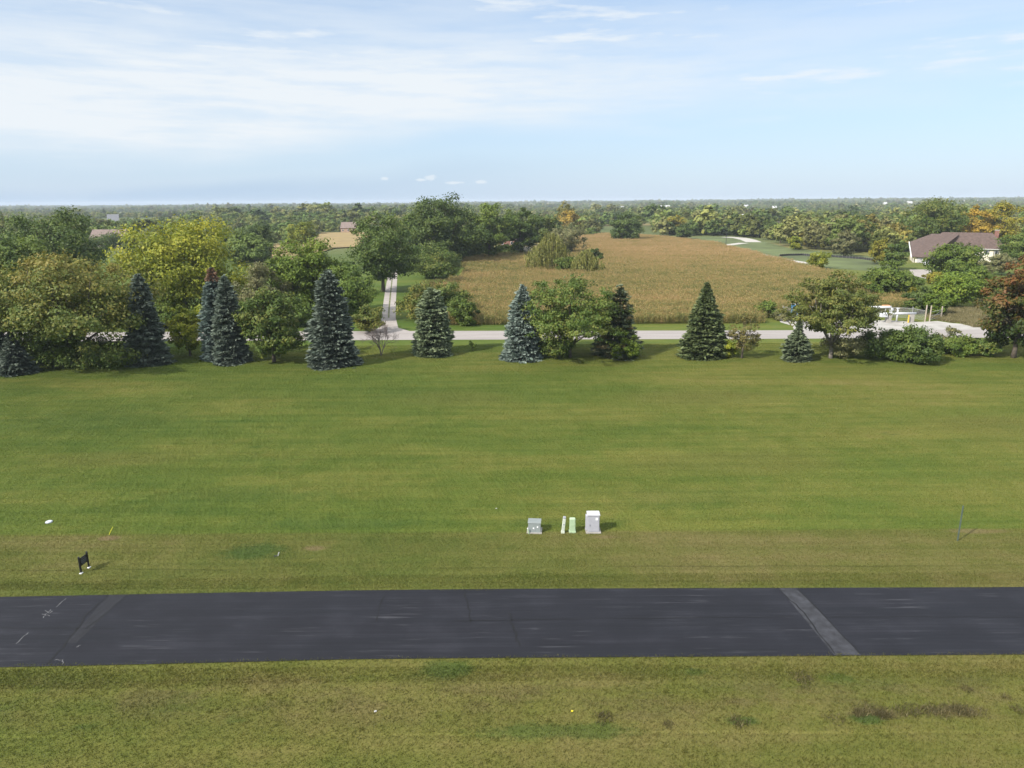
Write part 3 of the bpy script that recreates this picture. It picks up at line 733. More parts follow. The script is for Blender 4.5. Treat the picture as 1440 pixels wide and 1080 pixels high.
# --- row on the near side of the country road
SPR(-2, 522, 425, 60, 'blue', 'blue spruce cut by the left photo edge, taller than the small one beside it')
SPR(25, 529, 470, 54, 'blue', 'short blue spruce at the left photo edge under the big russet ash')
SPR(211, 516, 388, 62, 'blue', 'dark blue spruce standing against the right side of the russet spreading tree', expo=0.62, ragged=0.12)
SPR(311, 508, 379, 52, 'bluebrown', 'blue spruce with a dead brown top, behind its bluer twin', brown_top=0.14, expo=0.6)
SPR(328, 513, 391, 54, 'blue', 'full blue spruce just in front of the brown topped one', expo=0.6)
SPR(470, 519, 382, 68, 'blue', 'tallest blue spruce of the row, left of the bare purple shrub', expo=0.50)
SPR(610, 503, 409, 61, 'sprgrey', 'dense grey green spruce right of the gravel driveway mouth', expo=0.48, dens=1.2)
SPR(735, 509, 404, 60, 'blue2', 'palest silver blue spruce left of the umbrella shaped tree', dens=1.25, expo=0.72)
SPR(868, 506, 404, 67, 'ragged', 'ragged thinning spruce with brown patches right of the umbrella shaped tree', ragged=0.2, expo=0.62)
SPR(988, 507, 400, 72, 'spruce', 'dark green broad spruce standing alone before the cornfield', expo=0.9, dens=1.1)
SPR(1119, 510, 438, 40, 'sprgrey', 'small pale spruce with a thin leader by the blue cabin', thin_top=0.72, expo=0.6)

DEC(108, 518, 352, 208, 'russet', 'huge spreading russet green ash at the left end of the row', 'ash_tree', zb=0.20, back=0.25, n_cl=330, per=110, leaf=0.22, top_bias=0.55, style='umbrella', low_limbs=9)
SHR(90, 520, 452, 70, 'mid', 'dense green bush inside the low skirts of the russet ash', n_cl=70, per=110)
DEC(74, 519, 442, 92, 'olive', 'low olive tree below the left side of the russet ash', zb=0.06, back=0.4, n_cl=80, per=120, leaf=0.2)
SHR(146, 523, 474, 128, 'olive', 'wide brownish bush below the russet ash', n_cl=80, per=120, top_bias=0.2)
DEC(268, 503, 424, 58, 'lime', 'small yellow green maple between two blue spruces', 'maple_tree', zb=0.10, n_cl=80, per=110, leaf=0.19)
DEC(386, 514, 398, 96, 'olive', 'dense dark olive tree filling the gap left of the tallest spruce', zb=0.04, n_cl=130, per=130, leaf=0.22)
DEC(801, 507, 384, 142, 'olive', 'umbrella shaped honey locust with open trunk between two spruces', 'locust_tree', zb=0.13, back=0.3, n_cl=290, per=90, leaf=0.18, style='umbrella', flat=0.5, low_limbs=9)
SHR(786, 508, 458, 52, 'olive', 'olive sprouts at the foot of the umbrella shaped tree', n_cl=40)
SHR(878, 508, 465, 44, 'bright', 'bright green bush at the foot of the ragged spruce')
DEC(1043, 506, 438, 46, 'yelthin', 'small thin yellowing tree right of the dark green spruce', zb=0.1, n_cl=75, per=42, leaf=0.14, group=GR)
SHR(1026, 504, 478, 24, 'lime', 'low lime bush touching the dark green spruce', n_cl=25)
DEC(1168, 505, 374, 120, 'oliveyel', 'open spreading tree with pale trunk in front of the gravel yard', 'locust_tree', zb=0.19, back=0.1, n_cl=290, per=80, leaf=0.18, style='umbrella', flat=0.5, bark=m_palebark, low_limbs=9)
SHR(1186, 506, 464, 58, 'grey', 'grey green wispy shrub right of the pale trunk', per=80)
SHR(1234, 507, 462, 60, 'dark', 'dark rounded shrub in the middle of the hedge by the yard')
SHR(1258, 508, 464, 54, 'dark', 'dark shrub between the rounded and the largest hedge shrubs', n_cl=60, per=120)
SHR(1284, 514, 460, 80, 'dark', 'largest feathery green shrub ending the hedge by the yard', n_cl=95, per=150)
SHR(1330, 497, 452, 30, 'grey', 'pale wispy shrub rising behind the low hedge', n_cl=22, per=60)
SHR(1345, 502, 472, 56, 'mid', 'low green shrub left of the reddening maple')
SHR(1382, 502, 474, 40, 'olive', 'low olive shrub at the foot of the reddening maple')
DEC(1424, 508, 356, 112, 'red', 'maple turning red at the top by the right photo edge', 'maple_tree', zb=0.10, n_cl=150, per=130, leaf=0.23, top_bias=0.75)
DEC(665, 494, 477, 11, 'mid', 'tiny sapling alone on the lawn right of the grey green spruce', 'sapling', 'sapling', zb=0.2, n_cl=10, per=25, leaf=0.12, trunk_r=0.03)

# bare shrub
def bare_shrub(seed, H, R):
    r = np.random.default_rng(seed); m = MB()
    def grow(p_, d, ln, rad, lv):
        q_ = p_ + d * ln
        m.tube([tuple(p_), tuple((p_ + q_) / 2 + r.normal(0, ln * 0.04, 3)), tuple(q_)], [rad, rad * 0.85, rad * 0.65], 4, cap=False)
        if lv == 0: return
        for _ in range(r.integers(3, 5)):
            nd = d + r.normal(0, 0.52, 3) + np.array([0, 0, 0.08]); nd /= np.linalg.norm(nd)
            nd[:2] *= R / (H * 0.5); nd /= np.linalg.norm(nd)
            grow(p_ + d * ln * r.uniform(0.55, 1.0), nd, ln * r.uniform(0.62, 0.85), rad * 0.56, lv - 1)
    for k in range(3):
        a = 2.1 * k + 0.4
        d = np.array([math.cos(a) * 0.35, math.sin(a) * 0.35, 1.0]); d /= np.linalg.norm(d)
        grow(np.array([0, 0, -0.1]), d, H * 0.27, 0.10, 5)
    return m
loc, H, R = place_px(536, 501, 440, 60, 0.2)
e = empty('bare_tree', 'small bare tree with purplish twigs at the driveway mouth', 'tree', loc, group=GR)
bare_shrub(77, H * 1.02, R).build('branches', m_twig, e)

# --- trees and bushes across the country road
GB = 'trees across the country road'
SB = 'bushes across the country road'
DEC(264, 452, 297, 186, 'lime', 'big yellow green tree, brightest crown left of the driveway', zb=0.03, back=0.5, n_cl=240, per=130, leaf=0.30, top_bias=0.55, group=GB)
DEC(84, 418, 288, 138, 'dark', 'big dark green tree behind the russet ash', zb=0.12, n_cl=170, per=120, leaf=0.34, group=GB)
DEC(42, 446, 326, 120, 'mid', 'lighter green tree in front of the big dark one at left', zb=0.08, n_cl=150, per=120, leaf=0.30, group=GB)
DEC(-15, 446, 350, 80, 'lime', 'yellow green tree cut by the left photo edge', zb=0.08, n_cl=90, per=120, leaf=0.30, group=GB)
DEC(372, 458, 366, 76, 'grey', 'greyish thin leaved tree right of the big yellow green tree', zb=0.1, n_cl=100, per=95, leaf=0.24, group=GB)
DEC(437, 448, 324, 110, 'bright', 'bright green tree behind the tallest blue spruce', zb=0.08, n_cl=160, per=125, leaf=0.28, group=GB)
DEC(492, 454, 366, 84, 'mid', 'full green tree between the tallest spruce and the driveway', zb=0.04, n_cl=120, per=130, leaf=0.25, group=GB)
SHR(520, 470, 424, 46, 'russet', 'brownish bush at the road edge left of the driveway', group=SB, leaf=0.2)
DEC(539, 412, 293, 106, 'dark', 'tall dark tree overhanging the gravel driveway', zb=0.13, back=0.3, n_cl=150, per=125, leaf=0.32, group=GB, top_bias=0.4)
SHR(614, 394, 344, 78, 'olive', 'round olive bush on the field edge right of the driveway tree', group=SB, n_cl=90, per=120, leaf=0.26)
SHR(594, 453, 396, 66, 'russet', 'russet bush behind the dense grey green spruce', group=SB, n_cl=70, per=110, leaf=0.22)
SHR(628, 452, 392, 72, 'olive', 'tall olive bush right behind the dense grey green spruce', group=SB, n_cl=80, per=120, leaf=0.22)
SHR(656, 460, 421, 42, 'mid', 'green bush at the cornfield corner by the road', group=SB, leaf=0.2)
DEC(588, 372, 297, 66, 'mid', 'green tree left of the tallest tree on the skyline', zb=0.1, n_cl=100, per=110, leaf=0.42, group=GB)
DEC(626, 376, 269, 112, 'dark', 'tallest dark tree breaking the skyline', zb=0.05, n_cl=220, per=120, leaf=0.42, style='round', group=GB)
DEC(688, 368, 279, 78, 'mid', 'second tallest skyline tree beside the brick house', zb=0.06, n_cl=140, per=120, leaf=0.42, group=GB)
DEC(731, 362, 287, 58, 'dark', 'dark tree right of the brick house', zb=0.08, n_cl=110, per=120, leaf=0.42, group=GB)
DEC(762, 356, 292, 50, 'olive', 'olive tree behind the larger willow', zb=0.08, n_cl=80, per=100, leaf=0.45, group=GB)
DEC(795, 362, 309, 62, 'grey', 'grey brown tree rising behind the two willows', zb=0.06, n_cl=80, per=100, leaf=0.36, group=GB)
SHR(796, 388, 358, 34, 'mid', 'green bush between the two willows', group=SB, n_cl=40, leaf=0.28)
SHR(838, 372, 347, 24, 'dark', 'dark bush behind the smaller willow', group=SB, n_cl=30, leaf=0.28)
for (x, yb, yt, w_, mt, lb) in ((224, 464, 424, 60, 'mid', 'green bush across the road behind the dark blue spruce'), (300, 462, 418, 56, 'lime', 'yellowish bush across the road behind the brown topped spruce'),
                               (345, 463, 424, 60, 'mid', 'green bush across the road right of the full blue spruce'), (130, 466, 424, 110, 'dark', 'dark thicket across the road behind the russet ash'), (60, 462, 410, 90, 'mid', 'green thicket across the road at the left end'),
                               (418, 462, 412, 70, 'mid', 'green bush across the road left of the tallest blue spruce'), (180, 458, 400, 80, 'olive', 'olive thicket across the road below the yellow green crown'),
                               (580, 380, 344, 52, 'dark', 'dark bush at the end of the gravel driveway'), (652, 368, 340, 46, 'dark', 'dark bush under the tallest skyline tree'), (676, 364, 338, 40, 'dark', 'dark bush left of the brick house'), (712, 362, 346, 44, 'olive', 'low olive bush in front of the brick house'), (552, 384, 350, 46, 'dark', 'dark bush shading the far end of the driveway')):
    SHR(x, yb, yt, w_, mt, lb, group=SB, n_cl=75, per=110, leaf=0.26)
for (x, yb, yt, w_, lb) in ((775, 386, 324, 82, 'larger weeping willow on the left in the cornfield'), (824, 390, 347, 58, 'smaller weeping willow on the right in the cornfield')):
    loc, H, R = place_px(x, yb, yt, w_, 0.5)
    make_plant('willow', 'willow_tree', willow(nseed(), H, R), 'willow', lb, 'willow tree', loc, group='willows in the cornfield')
DEC(880, 341, 299, 48, 'dark', 'lone dense round tree on the far edge of the cornfield', zb=0.05, n_cl=110, per=110, leaf=0.5, group=GB)
DEC(799, 330, 294, 34, 'orange', 'only bright orange tree, behind the willows', zb=0.1, n_cl=45, per=80, leaf=0.6, group=GB)
DEC(794, 322, 280, 28, 'yellow', 'tall olive yellow tree above the orange one', zb=0.1, n_cl=50, per=80, leaf=0.7, group=GB)
DEC(362, 366, 312, 58, 'dark', 'dark round tree right of the big yellow green crown', zb=0.06, n_cl=90, per=100, leaf=0.4, group=GB)
DEC(425, 352, 308, 44, 'lime', 'pale yellow green tree above the bright green one', zb=0.06, n_cl=60, per=90, leaf=0.45, group=GB)

# --- around the big house and the yard
GY = 'trees around the big house'; SY = 'bushes around the big house'
SHR(152, 352, 329, 66, 'dark', 'dark bush hiding the wall of the far mauve roofed house', group=SB, leaf=0.4, n_cl=60)
SHR(1152, 379, 352, 34, 'lime', 'yellow green bush by the white box on the mown ground', group=SY, leaf=0.26)
DEC(1247, 424, 366, 66, 'mid', 'wide green tree left of the garage', zb=0.04, n_cl=110, per=110, leaf=0.26, group=GY)
DEC(1228, 420, 378, 50, 'olive', 'olive tree behind the pipes, left of the wide green one', zb=0.04, n_cl=70, per=100, leaf=0.24, group=GY)
DEC(1341, 397, 338, 76, 'mid', 'big round green tree covering the middle of the house front', zb=0.04, n_cl=130, per=110, leaf=0.30, group=GY)
DEC(1340, 434, 379, 70, 'bright', 'bright green tree below the house, above the fence gate', zb=0.04, n_cl=110, per=110, leaf=0.25, group=GY)
DEC(1368, 424, 372, 60, 'mid', 'green tree right of the bright one below the house', zb=0.04, n_cl=90, per=110, leaf=0.26, group=GY)
SHR(1288, 442, 402, 44, 'dark', 'dark bush behind the fence left of the bright green tree', group=SY, leaf=0.22)
SHR(1314, 400, 381, 26, 'yellow', 'yellowing low bush in front of the garage', group=SY, leaf=0.24, n_cl=30)
SHR(1284, 412, 388, 36, 'mid', 'green bush below the garage door', group=SY, leaf=0.24, n_cl=40)
SHR(1316, 446, 405, 40, 'bright', 'bright low bush just behind the fence gate', group=SY, leaf=0.22)
SHR(1284, 430, 404, 24, 'yellow', 'small yellow bush behind the fence', group=SY, leaf=0.22, n_cl=22)
SHR(1238, 372, 334, 36, 'yellow', 'yellowish bush left of the house gable', group=SY, leaf=0.32)
DEC(1258, 380, 336, 36, 'dark', 'dark tree against the house gable', zb=0.05, n_cl=70, per=100, leaf=0.32, group=GY)
DEC(1396, 428, 384, 46, 'mid', 'green tree left of the reddening maple', zb=0.05, n_cl=70, per=110, leaf=0.24, group=GY)
SHR(1408, 388, 349, 32, 'grey', 'grey bush at the right end of the house', group=SY, leaf=0.3)
SHR(1380, 392, 366, 28, 'grey', 'greyish bush below the cream house wall', group=SY, leaf=0.28)
DEC(1310, 356, 274, 92, 'olive', 'biggest olive tree rising behind the house roof', zb=0.06, n_cl=170, per=110, leaf=0.42, group=GY, top_bias=0.3)
DEC(1366, 356, 284, 50, 'orange', 'orange yellow tree behind the chimney', zb=0.06, n_cl=80, per=100, leaf=0.42, group=GY)
DEC(1402, 356, 282, 60, 'yellow', 'yellow olive tree right of the orange one behind the house', zb=0.06, n_cl=90, per=100, leaf=0.42, group=GY)
DEC(1432, 372, 318, 56, 'mid', 'green tree above the reddening maple', zb=0.06, n_cl=90, per=100, leaf=0.36, group=GY)
DEC(1200, 352, 300, 60, 'olive', 'large olive tree in the belt left of the house', zb=0.06, n_cl=100, per=100, leaf=0.45, group=GY)
SHR(1076, 448, 424, 34, 'mid', 'green bush at the cornfield edge by the yard', group=SY, leaf=0.2)
SHR(1100, 452, 436, 26, 'grey', 'grey green weedy bush beside the blue cabin', group=SY, leaf=0.18, n_cl=25)
SHR(962, 336, 316, 0.1 + 24, 'dark', 'dark round bush on the far field corner', group=SB, leaf=0.5, n_cl=40)
DEC(948, 330, 300, 36, 'yellow', 'yellow green tree beyond the far field corner', zb=0.06, n_cl=50, per=80, leaf=0.6, group=GB)
DEC(1186, 362, 324, 40, 'grey', 'grey brown tree in the belt above the mown ground', zb=0.06, n_cl=60, per=90, leaf=0.4, group=GY)
SHR(1118, 352, 330, 22, 'lime', 'bright lime bush at the edge of the mown ground', group=SY, leaf=0.4, n_cl=30)

# ------------------------------------------------------------------ scatter helper (uncountable stuff)
def scatter(name, pts, scl, rot, idx, protos, zscl=None):
    me = bpy.data.meshes.new(name)
    me.vertices.add(len(pts)); me.vertices.foreach_set('co', np.asarray(pts, np.float32).ravel())
    for nm, arr, ty in (('scl', scl, 'FLOAT'), ('rot', rot, 'FLOAT'), ('zscl', zscl if zscl is not None else scl, 'FLOAT'), ('idx', idx, 'INT')):
        a = me.attributes.new(nm, ty, 'POINT')
        a.data.foreach_set('value', np.asarray(arr, np.int32 if ty == 'INT' else np.float32))
    me.update()
    o = bpy.data.objects.new(name, me); COL.objects.link(o); o['kind'] = 'stuff'
    pc = bpy.data.collections.new(name + '_sources')
    for k, po in enumerate(protos): pc.objects.link(po)
    g = bpy.data.node_groups.new(name + '_scatter', 'GeometryNodeTree')
    g.interface.new_socket('Geometry', in_out='INPUT', socket_type='NodeSocketGeometry')
    g.interface.new_socket('Geometry', in_out='OUTPUT', socket_type='NodeSocketGeometry')
    N = g.nodes; Lk = g.links
    gi = N.new('NodeGroupInput'); go = N.new('NodeGroupOutput')
    ci = N.new('GeometryNodeCollectionInfo'); ci.inputs['Collection'].default_value = pc
    ci.inputs['Separate Children'].default_value = True; ci.inputs['Reset Children'].default_value = True
    ip = N.new('GeometryNodeInstanceOnPoints'); ip.inputs['Pick Instance'].default_value = True
    def na(nm, ty):
        n_ = N.new('GeometryNodeInputNamedAttribute'); n_.data_type = ty; n_.inputs[0].default_value = nm; return n_.outputs[0]
    cr = N.new('ShaderNodeCombineXYZ'); Lk.new(na('rot', 'FLOAT'), cr.inputs[2])
    cs = N.new('ShaderNodeCombineXYZ'); s_ = na('scl', 'FLOAT'); Lk.new(s_, cs.inputs[0]); Lk.new(s_, cs.inputs[1]); Lk.new(na('zscl', 'FLOAT'), cs.inputs[2])
    Lk.new(gi.outputs[0], ip.inputs['Points']); Lk.new(ci.outputs[0], ip.inputs['Instance']); Lk.new(na('idx', 'INT'), ip.inputs['Instance Index'])
    Lk.new(cr.outputs[0], ip.inputs['Rotation']); Lk.new(cs.outputs[0], ip.inputs['Scale']); Lk.new(ip.outputs[0], go.inputs[0])
    md = o.modifiers.new('scatter', 'NODES'); md.node_group = g
    return o

def inside(poly, P):
    poly = np.asarray(poly); x, y = P[:, 0], P[:, 1]; c_ = np.zeros(len(P), bool)
    j = len(poly) - 1
    for i in range(len(poly)):
        xi, yi = poly[i]; xj, yj = poly[j]
        c_ ^= ((yi > y) != (yj > y)) & (x < (xj - xi) * (y - yi) / (yj - yi + 1e-12) + xi)
        j = i
    return c_

# ------------------------------------------------------------------ corn
m_corn, nt, out = new_mat('corn_leaves')
geo = nt.add('ShaderNodeNewGeometry'); P = geo.outputs['Position']
at_ = nt.add('ShaderNodeAttribute'); at_.attribute_name = 'rnd'; oi = nt.add('ShaderNodeObjectInfo')
big = nt.noise(P, 1.0, 4, 0.6, sxyz=(0.010, 0.017, 0.0)); row = nt.noise(P, 1.0, 3, 0.6, sxyz=(0.02, 0.30, 0.0), off=(4, 4, 0))
sp = nt.add('ShaderNodeSeparateXYZ'); nt.link(P, sp.inputs[0])
far_ = nt.smooth(sp.outputs[1], 190, 330)
f = nt.math('ADD', nt.math('MULTIPLY', at_.outputs['Fac'], 0.42), nt.math('MULTIPLY', oi.outputs['Random'], 0.12))
f = nt.math('ADD', f, nt.math('MULTIPLY', big, 0.55)); f = nt.math('ADD', f, nt.math('SUBTRACT', nt.math('MULTIPLY', row, 0.95), 0.30))
cl_ = nt.noise(P, 0.55, 3, 0.6, off=(3, 3, 0))
f = nt.math('ADD', f, nt.math('MULTIPLY', nt.math('SUBTRACT', cl_, 0.5), 0.75)); f = nt.math('ADD', f, nt.math('MULTIPLY', nt.math('MULTIPLY', far_, nt.smooth(sp.outputs[0], 0, 60)), 0.16)); f = nt.math('SUBTRACT', f, 0.30)
c = nt.ramp(f, [(0.06, (0.0772, 0.1078, 0.0300)), (0.30, (0.1814, 0.1867, 0.0556)), (0.52, (0.3293, 0.2628, 0.0963)), (0.78, (0.4224, 0.2773, 0.1293)), (1.0, (0.5489, 0.3969, 0.2214))])
p = nt.add('ShaderNodeBsdfPrincipled'); nt.link(c, p.inputs['Base Color']); p.inputs['Roughness'].default_value = 0.6; p.inputs['Specular IOR Level'].default_value = 0.2
tr = nt.add('ShaderNodeBsdfTranslucent'); nt.link(c, tr.inputs[0]); mx = nt.add('ShaderNodeMixShader'); mx.inputs[0].default_value = 0.25
nt.link(p.outputs[0], mx.inputs[1]); nt.link(tr.outputs[0], mx.inputs[2]); nt.link(mx.outputs[0], out.inputs[0])

def corn_tile(seed, tx=3.04, ty=3.04):
    r = np.random.default_rng(seed); V, T = [], []
    for row_ in range(4):
        y = (row_ + 0.5) * 0.76 - ty / 2
        for x in np.arange(-tx / 2, tx / 2, 0.23):
            px, py = x + r.uniform(-.06, .06), y + r.uniform(-.05, .05); h = r.uniform(1.65, 2.55); tn = r.random()
            if r.random() < 0.07: continue
            # stalk and tassel
            for wv in ((0.025, 0), (0, 0.025)):
                V.append([[px - wv[0], py - wv[1], 0], [px + wv[0], py + wv[1], 0], [px + wv[0] * .6, py + wv[1] * .6, h], [px - wv[0] * .6, py - wv[1] * .6, h]]); T.append(0.4 + 0.4 * tn)
            for _ in range(3):
                a = r.uniform(0, 6.28); d = np.array([math.cos(a), math.sin(a), 0]) * r.uniform(0.06, 0.16); s = np.array([-d[1], d[0], 0]) * 0.25
                b0 = np.array([px, py, h - 0.05]); b1 = b0 + d + np.array([0, 0, r.uniform(0.12, 0.28)])
                V.append([b0 - s, b0 + s, b1 + s, b1 - s]); T.append(0.75 + 0.25 * r.random())
            a0 = r.uniform(0, 3.14)
            for k in range(8):
                z0 = h * (0.16 + 0.10 * k); a = a0 + (k % 2) * math.pi + r.normal(0, 0.3)
                d = np.array([math.cos(a), math.sin(a), 0]); s = np.array([-d[1], d[0], 0]) * 0.048
                ln = r.uniform(0.42, 0.68); p0 = np.array([px, py, z0]); p1 = p0 + d * ln * 0.5 + np.array([0, 0, ln * 0.42]); p2 = p0 + d * ln + np.array([0, 0, ln * r.uniform(-0.25, 0.25)])
                tt = np.clip(0.35 * tn + 0.65 * r.random() - 0.05 * (k - 4), 0, 1)
                V.append([p0 - s * .6, p0 + s * .6, p1 + s, p1 - s]); V.append([p1 - s, p1 + s, p2 + s * .25, p2 - s * .25]); T += [tt, tt]
    V = np.array(V).reshape(-1, 3)
    me = np_mesh('corn_plants', V, np.arange(len(V)), 4, face_attr=T)
    me.materials.append(m_corn)
    return bpy.data.objects.new('corn_plants', me)

CORN_TOP = [(584, 399), (612, 393), (642, 387), (656, 378), (650, 360), (700, 355), (745, 352), (805, 345), (815, 331), (850, 327.5), (925, 330.5), (1000, 338.5), (1060, 352.5), (1145, 374), (1235, 396), (1290, 420)]
CORN_BOT = [(1292, 437), (1240, 440), (1130, 436), (1092, 441), (1060, 457), (900, 457.5), (640, 458.5), (592, 459)]
CORN = np.array([at(x, y, 2.2)[:2] for x, y in CORN_TOP] + [at(x, y, 0)[:2] for x, y in CORN_BOT])
tX = 3.04
xs = np.arange(CORN[:, 0].min(), CORN[:, 0].max(), tX); ys = np.arange(CORN[:, 1].min(), CORN[:, 1].max(), tX)
gxx, gyy = np.meshgrid(xs, ys); pts = np.stack([gxx.ravel(), gyy.ravel()], -1)
pts = pts[inside(CORN, pts)]
for (x, y, rr) in ((775, 382, 8.5), (824, 386, 6), (796, 384, 6), (614, 390, 5), (795, 360, 7), (838, 370, 4)):
    c_ = at(x, y)[:2]; pts = pts[np.hypot(*(pts - c_).T) > rr]
n = len(pts)
r = np.random.default_rng(5)
scatter('cornfield', np.c_[pts, np.zeros(n)], np.ones(n), r.integers(0, 2, n) * math.pi, r.integers(0, 4, n), [corn_tile(k) for k in range(4)], zscl=r.uniform(0.86, 1.1, n))
tag(bpy.data.objects['cornfield'], 'ripening cornfield turning tan beyond the country road', 'cornfield')

# ------------------------------------------------------------------ grass tufts
def grass_tile(seed, T=2.0, n=900, h0=0.045, h1=0.095, wd=0.016, clump=0.0):
    r = np.random.default_rng(seed)
    xy = r.uniform(-T / 2, T / 2, (n, 2))
    if clump:
        cc = r.uniform(-T / 2, T / 2, (26, 2)); k = r.integers(0, 26, n); sel = r.random(n) < clump
        xy[sel] = cc[k[sel]] + r.normal(0, 0.085, (sel.sum(), 2))
    a = r.uniform(0, 6.28, n); h = r.uniform(h0, h1, n); ln = r.normal(0, 0.55, (n, 2)) * h[:, None]
    s = np.stack([np.cos(a), np.sin(a), np.zeros(n)], -1) * (wd * r.uniform(0.7, 1.5, n))[:, None]
    base = np.c_[xy, np.zeros(n) - 0.01]; tip = np.c_[xy + ln, h]
    V = np.empty((n, 3, 3)); V[:, 0] = base - s; V[:, 1] = base + s; V[:, 2] = tip
    me = np_mesh('grass_tuft', V.reshape(-1, 3), np.arange(3 * n), 3, face_attr=r.random(n)); me.materials.append(m_blade)
    return bpy.data.objects.new('grass_tuft', me)
RT = np.array(rt); RB = np.array(rb)
def road_y(line, x): return np.interp(x, line[:, 0], line[:, 1])
T = 2.0
gxx, gyy = np.meshgrid(np.arange(-110, 110, T), np.arange(24, 122, T)); pts = np.stack([gxx.ravel(), gyy.ravel()], -1)
k = np.abs(pts[:, 0]) < pts[:, 1] * 0.78 + 6
pts = pts[k]
top = road_y(RT, pts[:, 0]); bot = road_y(RB, pts[:, 0])
# keep the tiles whole where they clear the asphalt; slide the ones on an edge off it
new = []
for p_, t_, b_ in zip(pts, top, bot):
    if p_[1] - 0.98 > t_ or p_[1] + 0.98 < b_: new.append(p_)
    elif p_[1] > t_ - 0.98: new.append((p_[0], t_ + r.uniform(0.78, 0.95)))
    elif p_[1] < b_ + 0.98: new.append((p_[0], b_ - r.uniform(0.78, 0.95)))
pts = np.array(new); n = len(pts)
rough = (pts[:, 1] < 33.5)
idx = np.where(rough, r.integers(2, 4, n), r.integers(0, 2, n))
protos = [grass_tile(1), grass_tile(2), grass_tile(3, n=1000, h0=0.05, h1=0.115, wd=0.016, clump=0.28), grass_tile(4, n=1000, h0=0.05, h1=0.12, wd=0.016, clump=0.28)]
for k_, po in enumerate(protos): po.name = 'grass_tuft_%d' % k_
scatter('grass', np.c_[pts, np.zeros(n)], np.ones(n), r.integers(0, 4, n) * math.pi / 2, idx, protos, zscl=r.uniform(0.8, 1.15, n))
tag(bpy.data.objects['grass'], 'mown green lawn grass on both sides of the asphalt road', 'grass')

# dry weeds in the swale and the dry meadow beside the yard
m_dry = leaf_mat('dry_weeds', [(0, (0.060, 0.056, 0.022)), (0.5, (0.110, 0.096, 0.040)), (1, (0.19, 0.155, 0.078))], obj_var=0.4)
m_mead = leaf_mat('meadow_blades', [(0, (0.105, 0.110, 0.040)), (0.5, (0.215, 0.185, 0.085)), (1, (0.36, 0.30, 0.17))], obj_var=0.3)
def dry_tile(seed, mat, n, T_, h0, h1, wd):
    o = grass_tile(seed, T=T_, n=n, h0=h0, h1=h1, wd=wd, clump=0.7); o.data.materials.clear(); o.data.materials.append(mat); return o
wp = []
for (x, y, k_, sx, sy) in ((1232, 1003, 7, .8, .2), (1345, 1000, 8, 1.0, .14), (1275, 1001, 4, .7, .1), (1305, 976, 2, 1.2, .4), (1090, 1010, 2, 1.2, .2), (890, 1007, 2, 1.2, .25),  
                            (1135, 957, 3, .4, .2), ):
    c_ = at(x, y)
    for _ in range(k_): wp.append((c_[0] + r.normal(0, sx), c_[1] + r.normal(0, sy), 0))
n = len(wp)
scatter('weeds', wp, r.uniform(0.6, 1.3, n), r.uniform(0, 6.28, n), r.integers(0, 2, n), [dry_tile(31, m_dry, 150, 0.6, .07, .24, .014), dry_tile(32, m_dry, 130, 0.7, .06, .2, .014)], zscl=r.uniform(0.6, 1.3, n))
tag(bpy.data.objects['weeds'], 'dry brown weeds in the low swale below the road', 'weeds')
MEAD = np.array([at(x, y)[:2] for x, y in [(1308, 449), (1340, 453), (1372, 459.5), (1410, 462.5), (1470, 462), (1480, 430), (1420, 428), (1330, 436), (1306, 443)]])
gxx, gyy = np.meshgrid(np.arange(MEAD[:, 0].min(), MEAD[:, 0].max(), 1.3), np.arange(MEAD[:, 1].min(), MEAD[:, 1].max(), 1.3)); mp_ = np.stack([gxx.ravel(), gyy.ravel()], -1); mp_ = mp_[inside(MEAD, mp_)]
n = len(mp_)
scatter('meadow_grass', np.c_[mp_ + r.normal(0, .2, mp_.shape), np.zeros(n)], r.uniform(.9, 1.2, n), r.uniform(0, 6.28, n), r.integers(0, 2, n), [dry_tile(41, m_mead, 320, 1.6, .3, .8, .03), dry_tile(42, m_mead, 300, 1.6, .25, .7, .03)], zscl=r.uniform(.6, 1.3, n))
tag(bpy.data.objects['meadow_grass'], 'tall pale dry grass right of the gravel yard', 'meadow')

# ------------------------------------------------------------------ woodland beyond
def wood_proto(seed, H, R, n_cl, per, leaf, style='round'):
    V, T, tm = deciduous(seed, H, R, H * 0.08, n_cl=n_cl, per=per, leaf=leaf, style=style, low_limbs=4)
    tmp = bpy.data.meshes.new('tmp'); tm.bm.to_mesh(tmp); tm.bm.free()
    tv = np.array([v_.co[:] for v_ in tmp.vertices]); tf = [list(p_.vertices) for p_ in tmp.polygons]; bpy.data.meshes.remove(tmp)
    nq = len(V) // 4
    flat = list(np.arange(len(V))) + [i + len(V) for f_ in tf for i in f_]
    per_ = [4] * nq + [len(f_) for f_ in tf]
    me = np_mesh('wood_tree', np.r_[V, tv], flat, np.array(per_, np.int32), face_attr=np.r_[T, np.full(len(tf), .3)], mat_idx=np.r_[np.zeros(nq, int), np.ones(len(tf), int)])
    return me
mids = [wood_proto(900 + i, 10, rr, 60, 60, 0.48, st) for i, (rr, st) in enumerate([(4.6, 'round'), (5.2, 'round'), (3.6, 'upright'), (5.0, 'round'), (4.0, 'upright'), (5.6, 'umbrella')])]
for me in mids: me.materials.append(LM['wood']); me.materials.append(m_bark)
fars = [wood_proto(950 + i, 10, rr, 26, 34, 0.85, st) for i, (rr, st) in enumerate([(5.0, 'round'), (5.6, 'round'), (4.4, 'upright')])]
for me in fars: me.materials.append(LM['wood']); me.materials.append(m_bark)

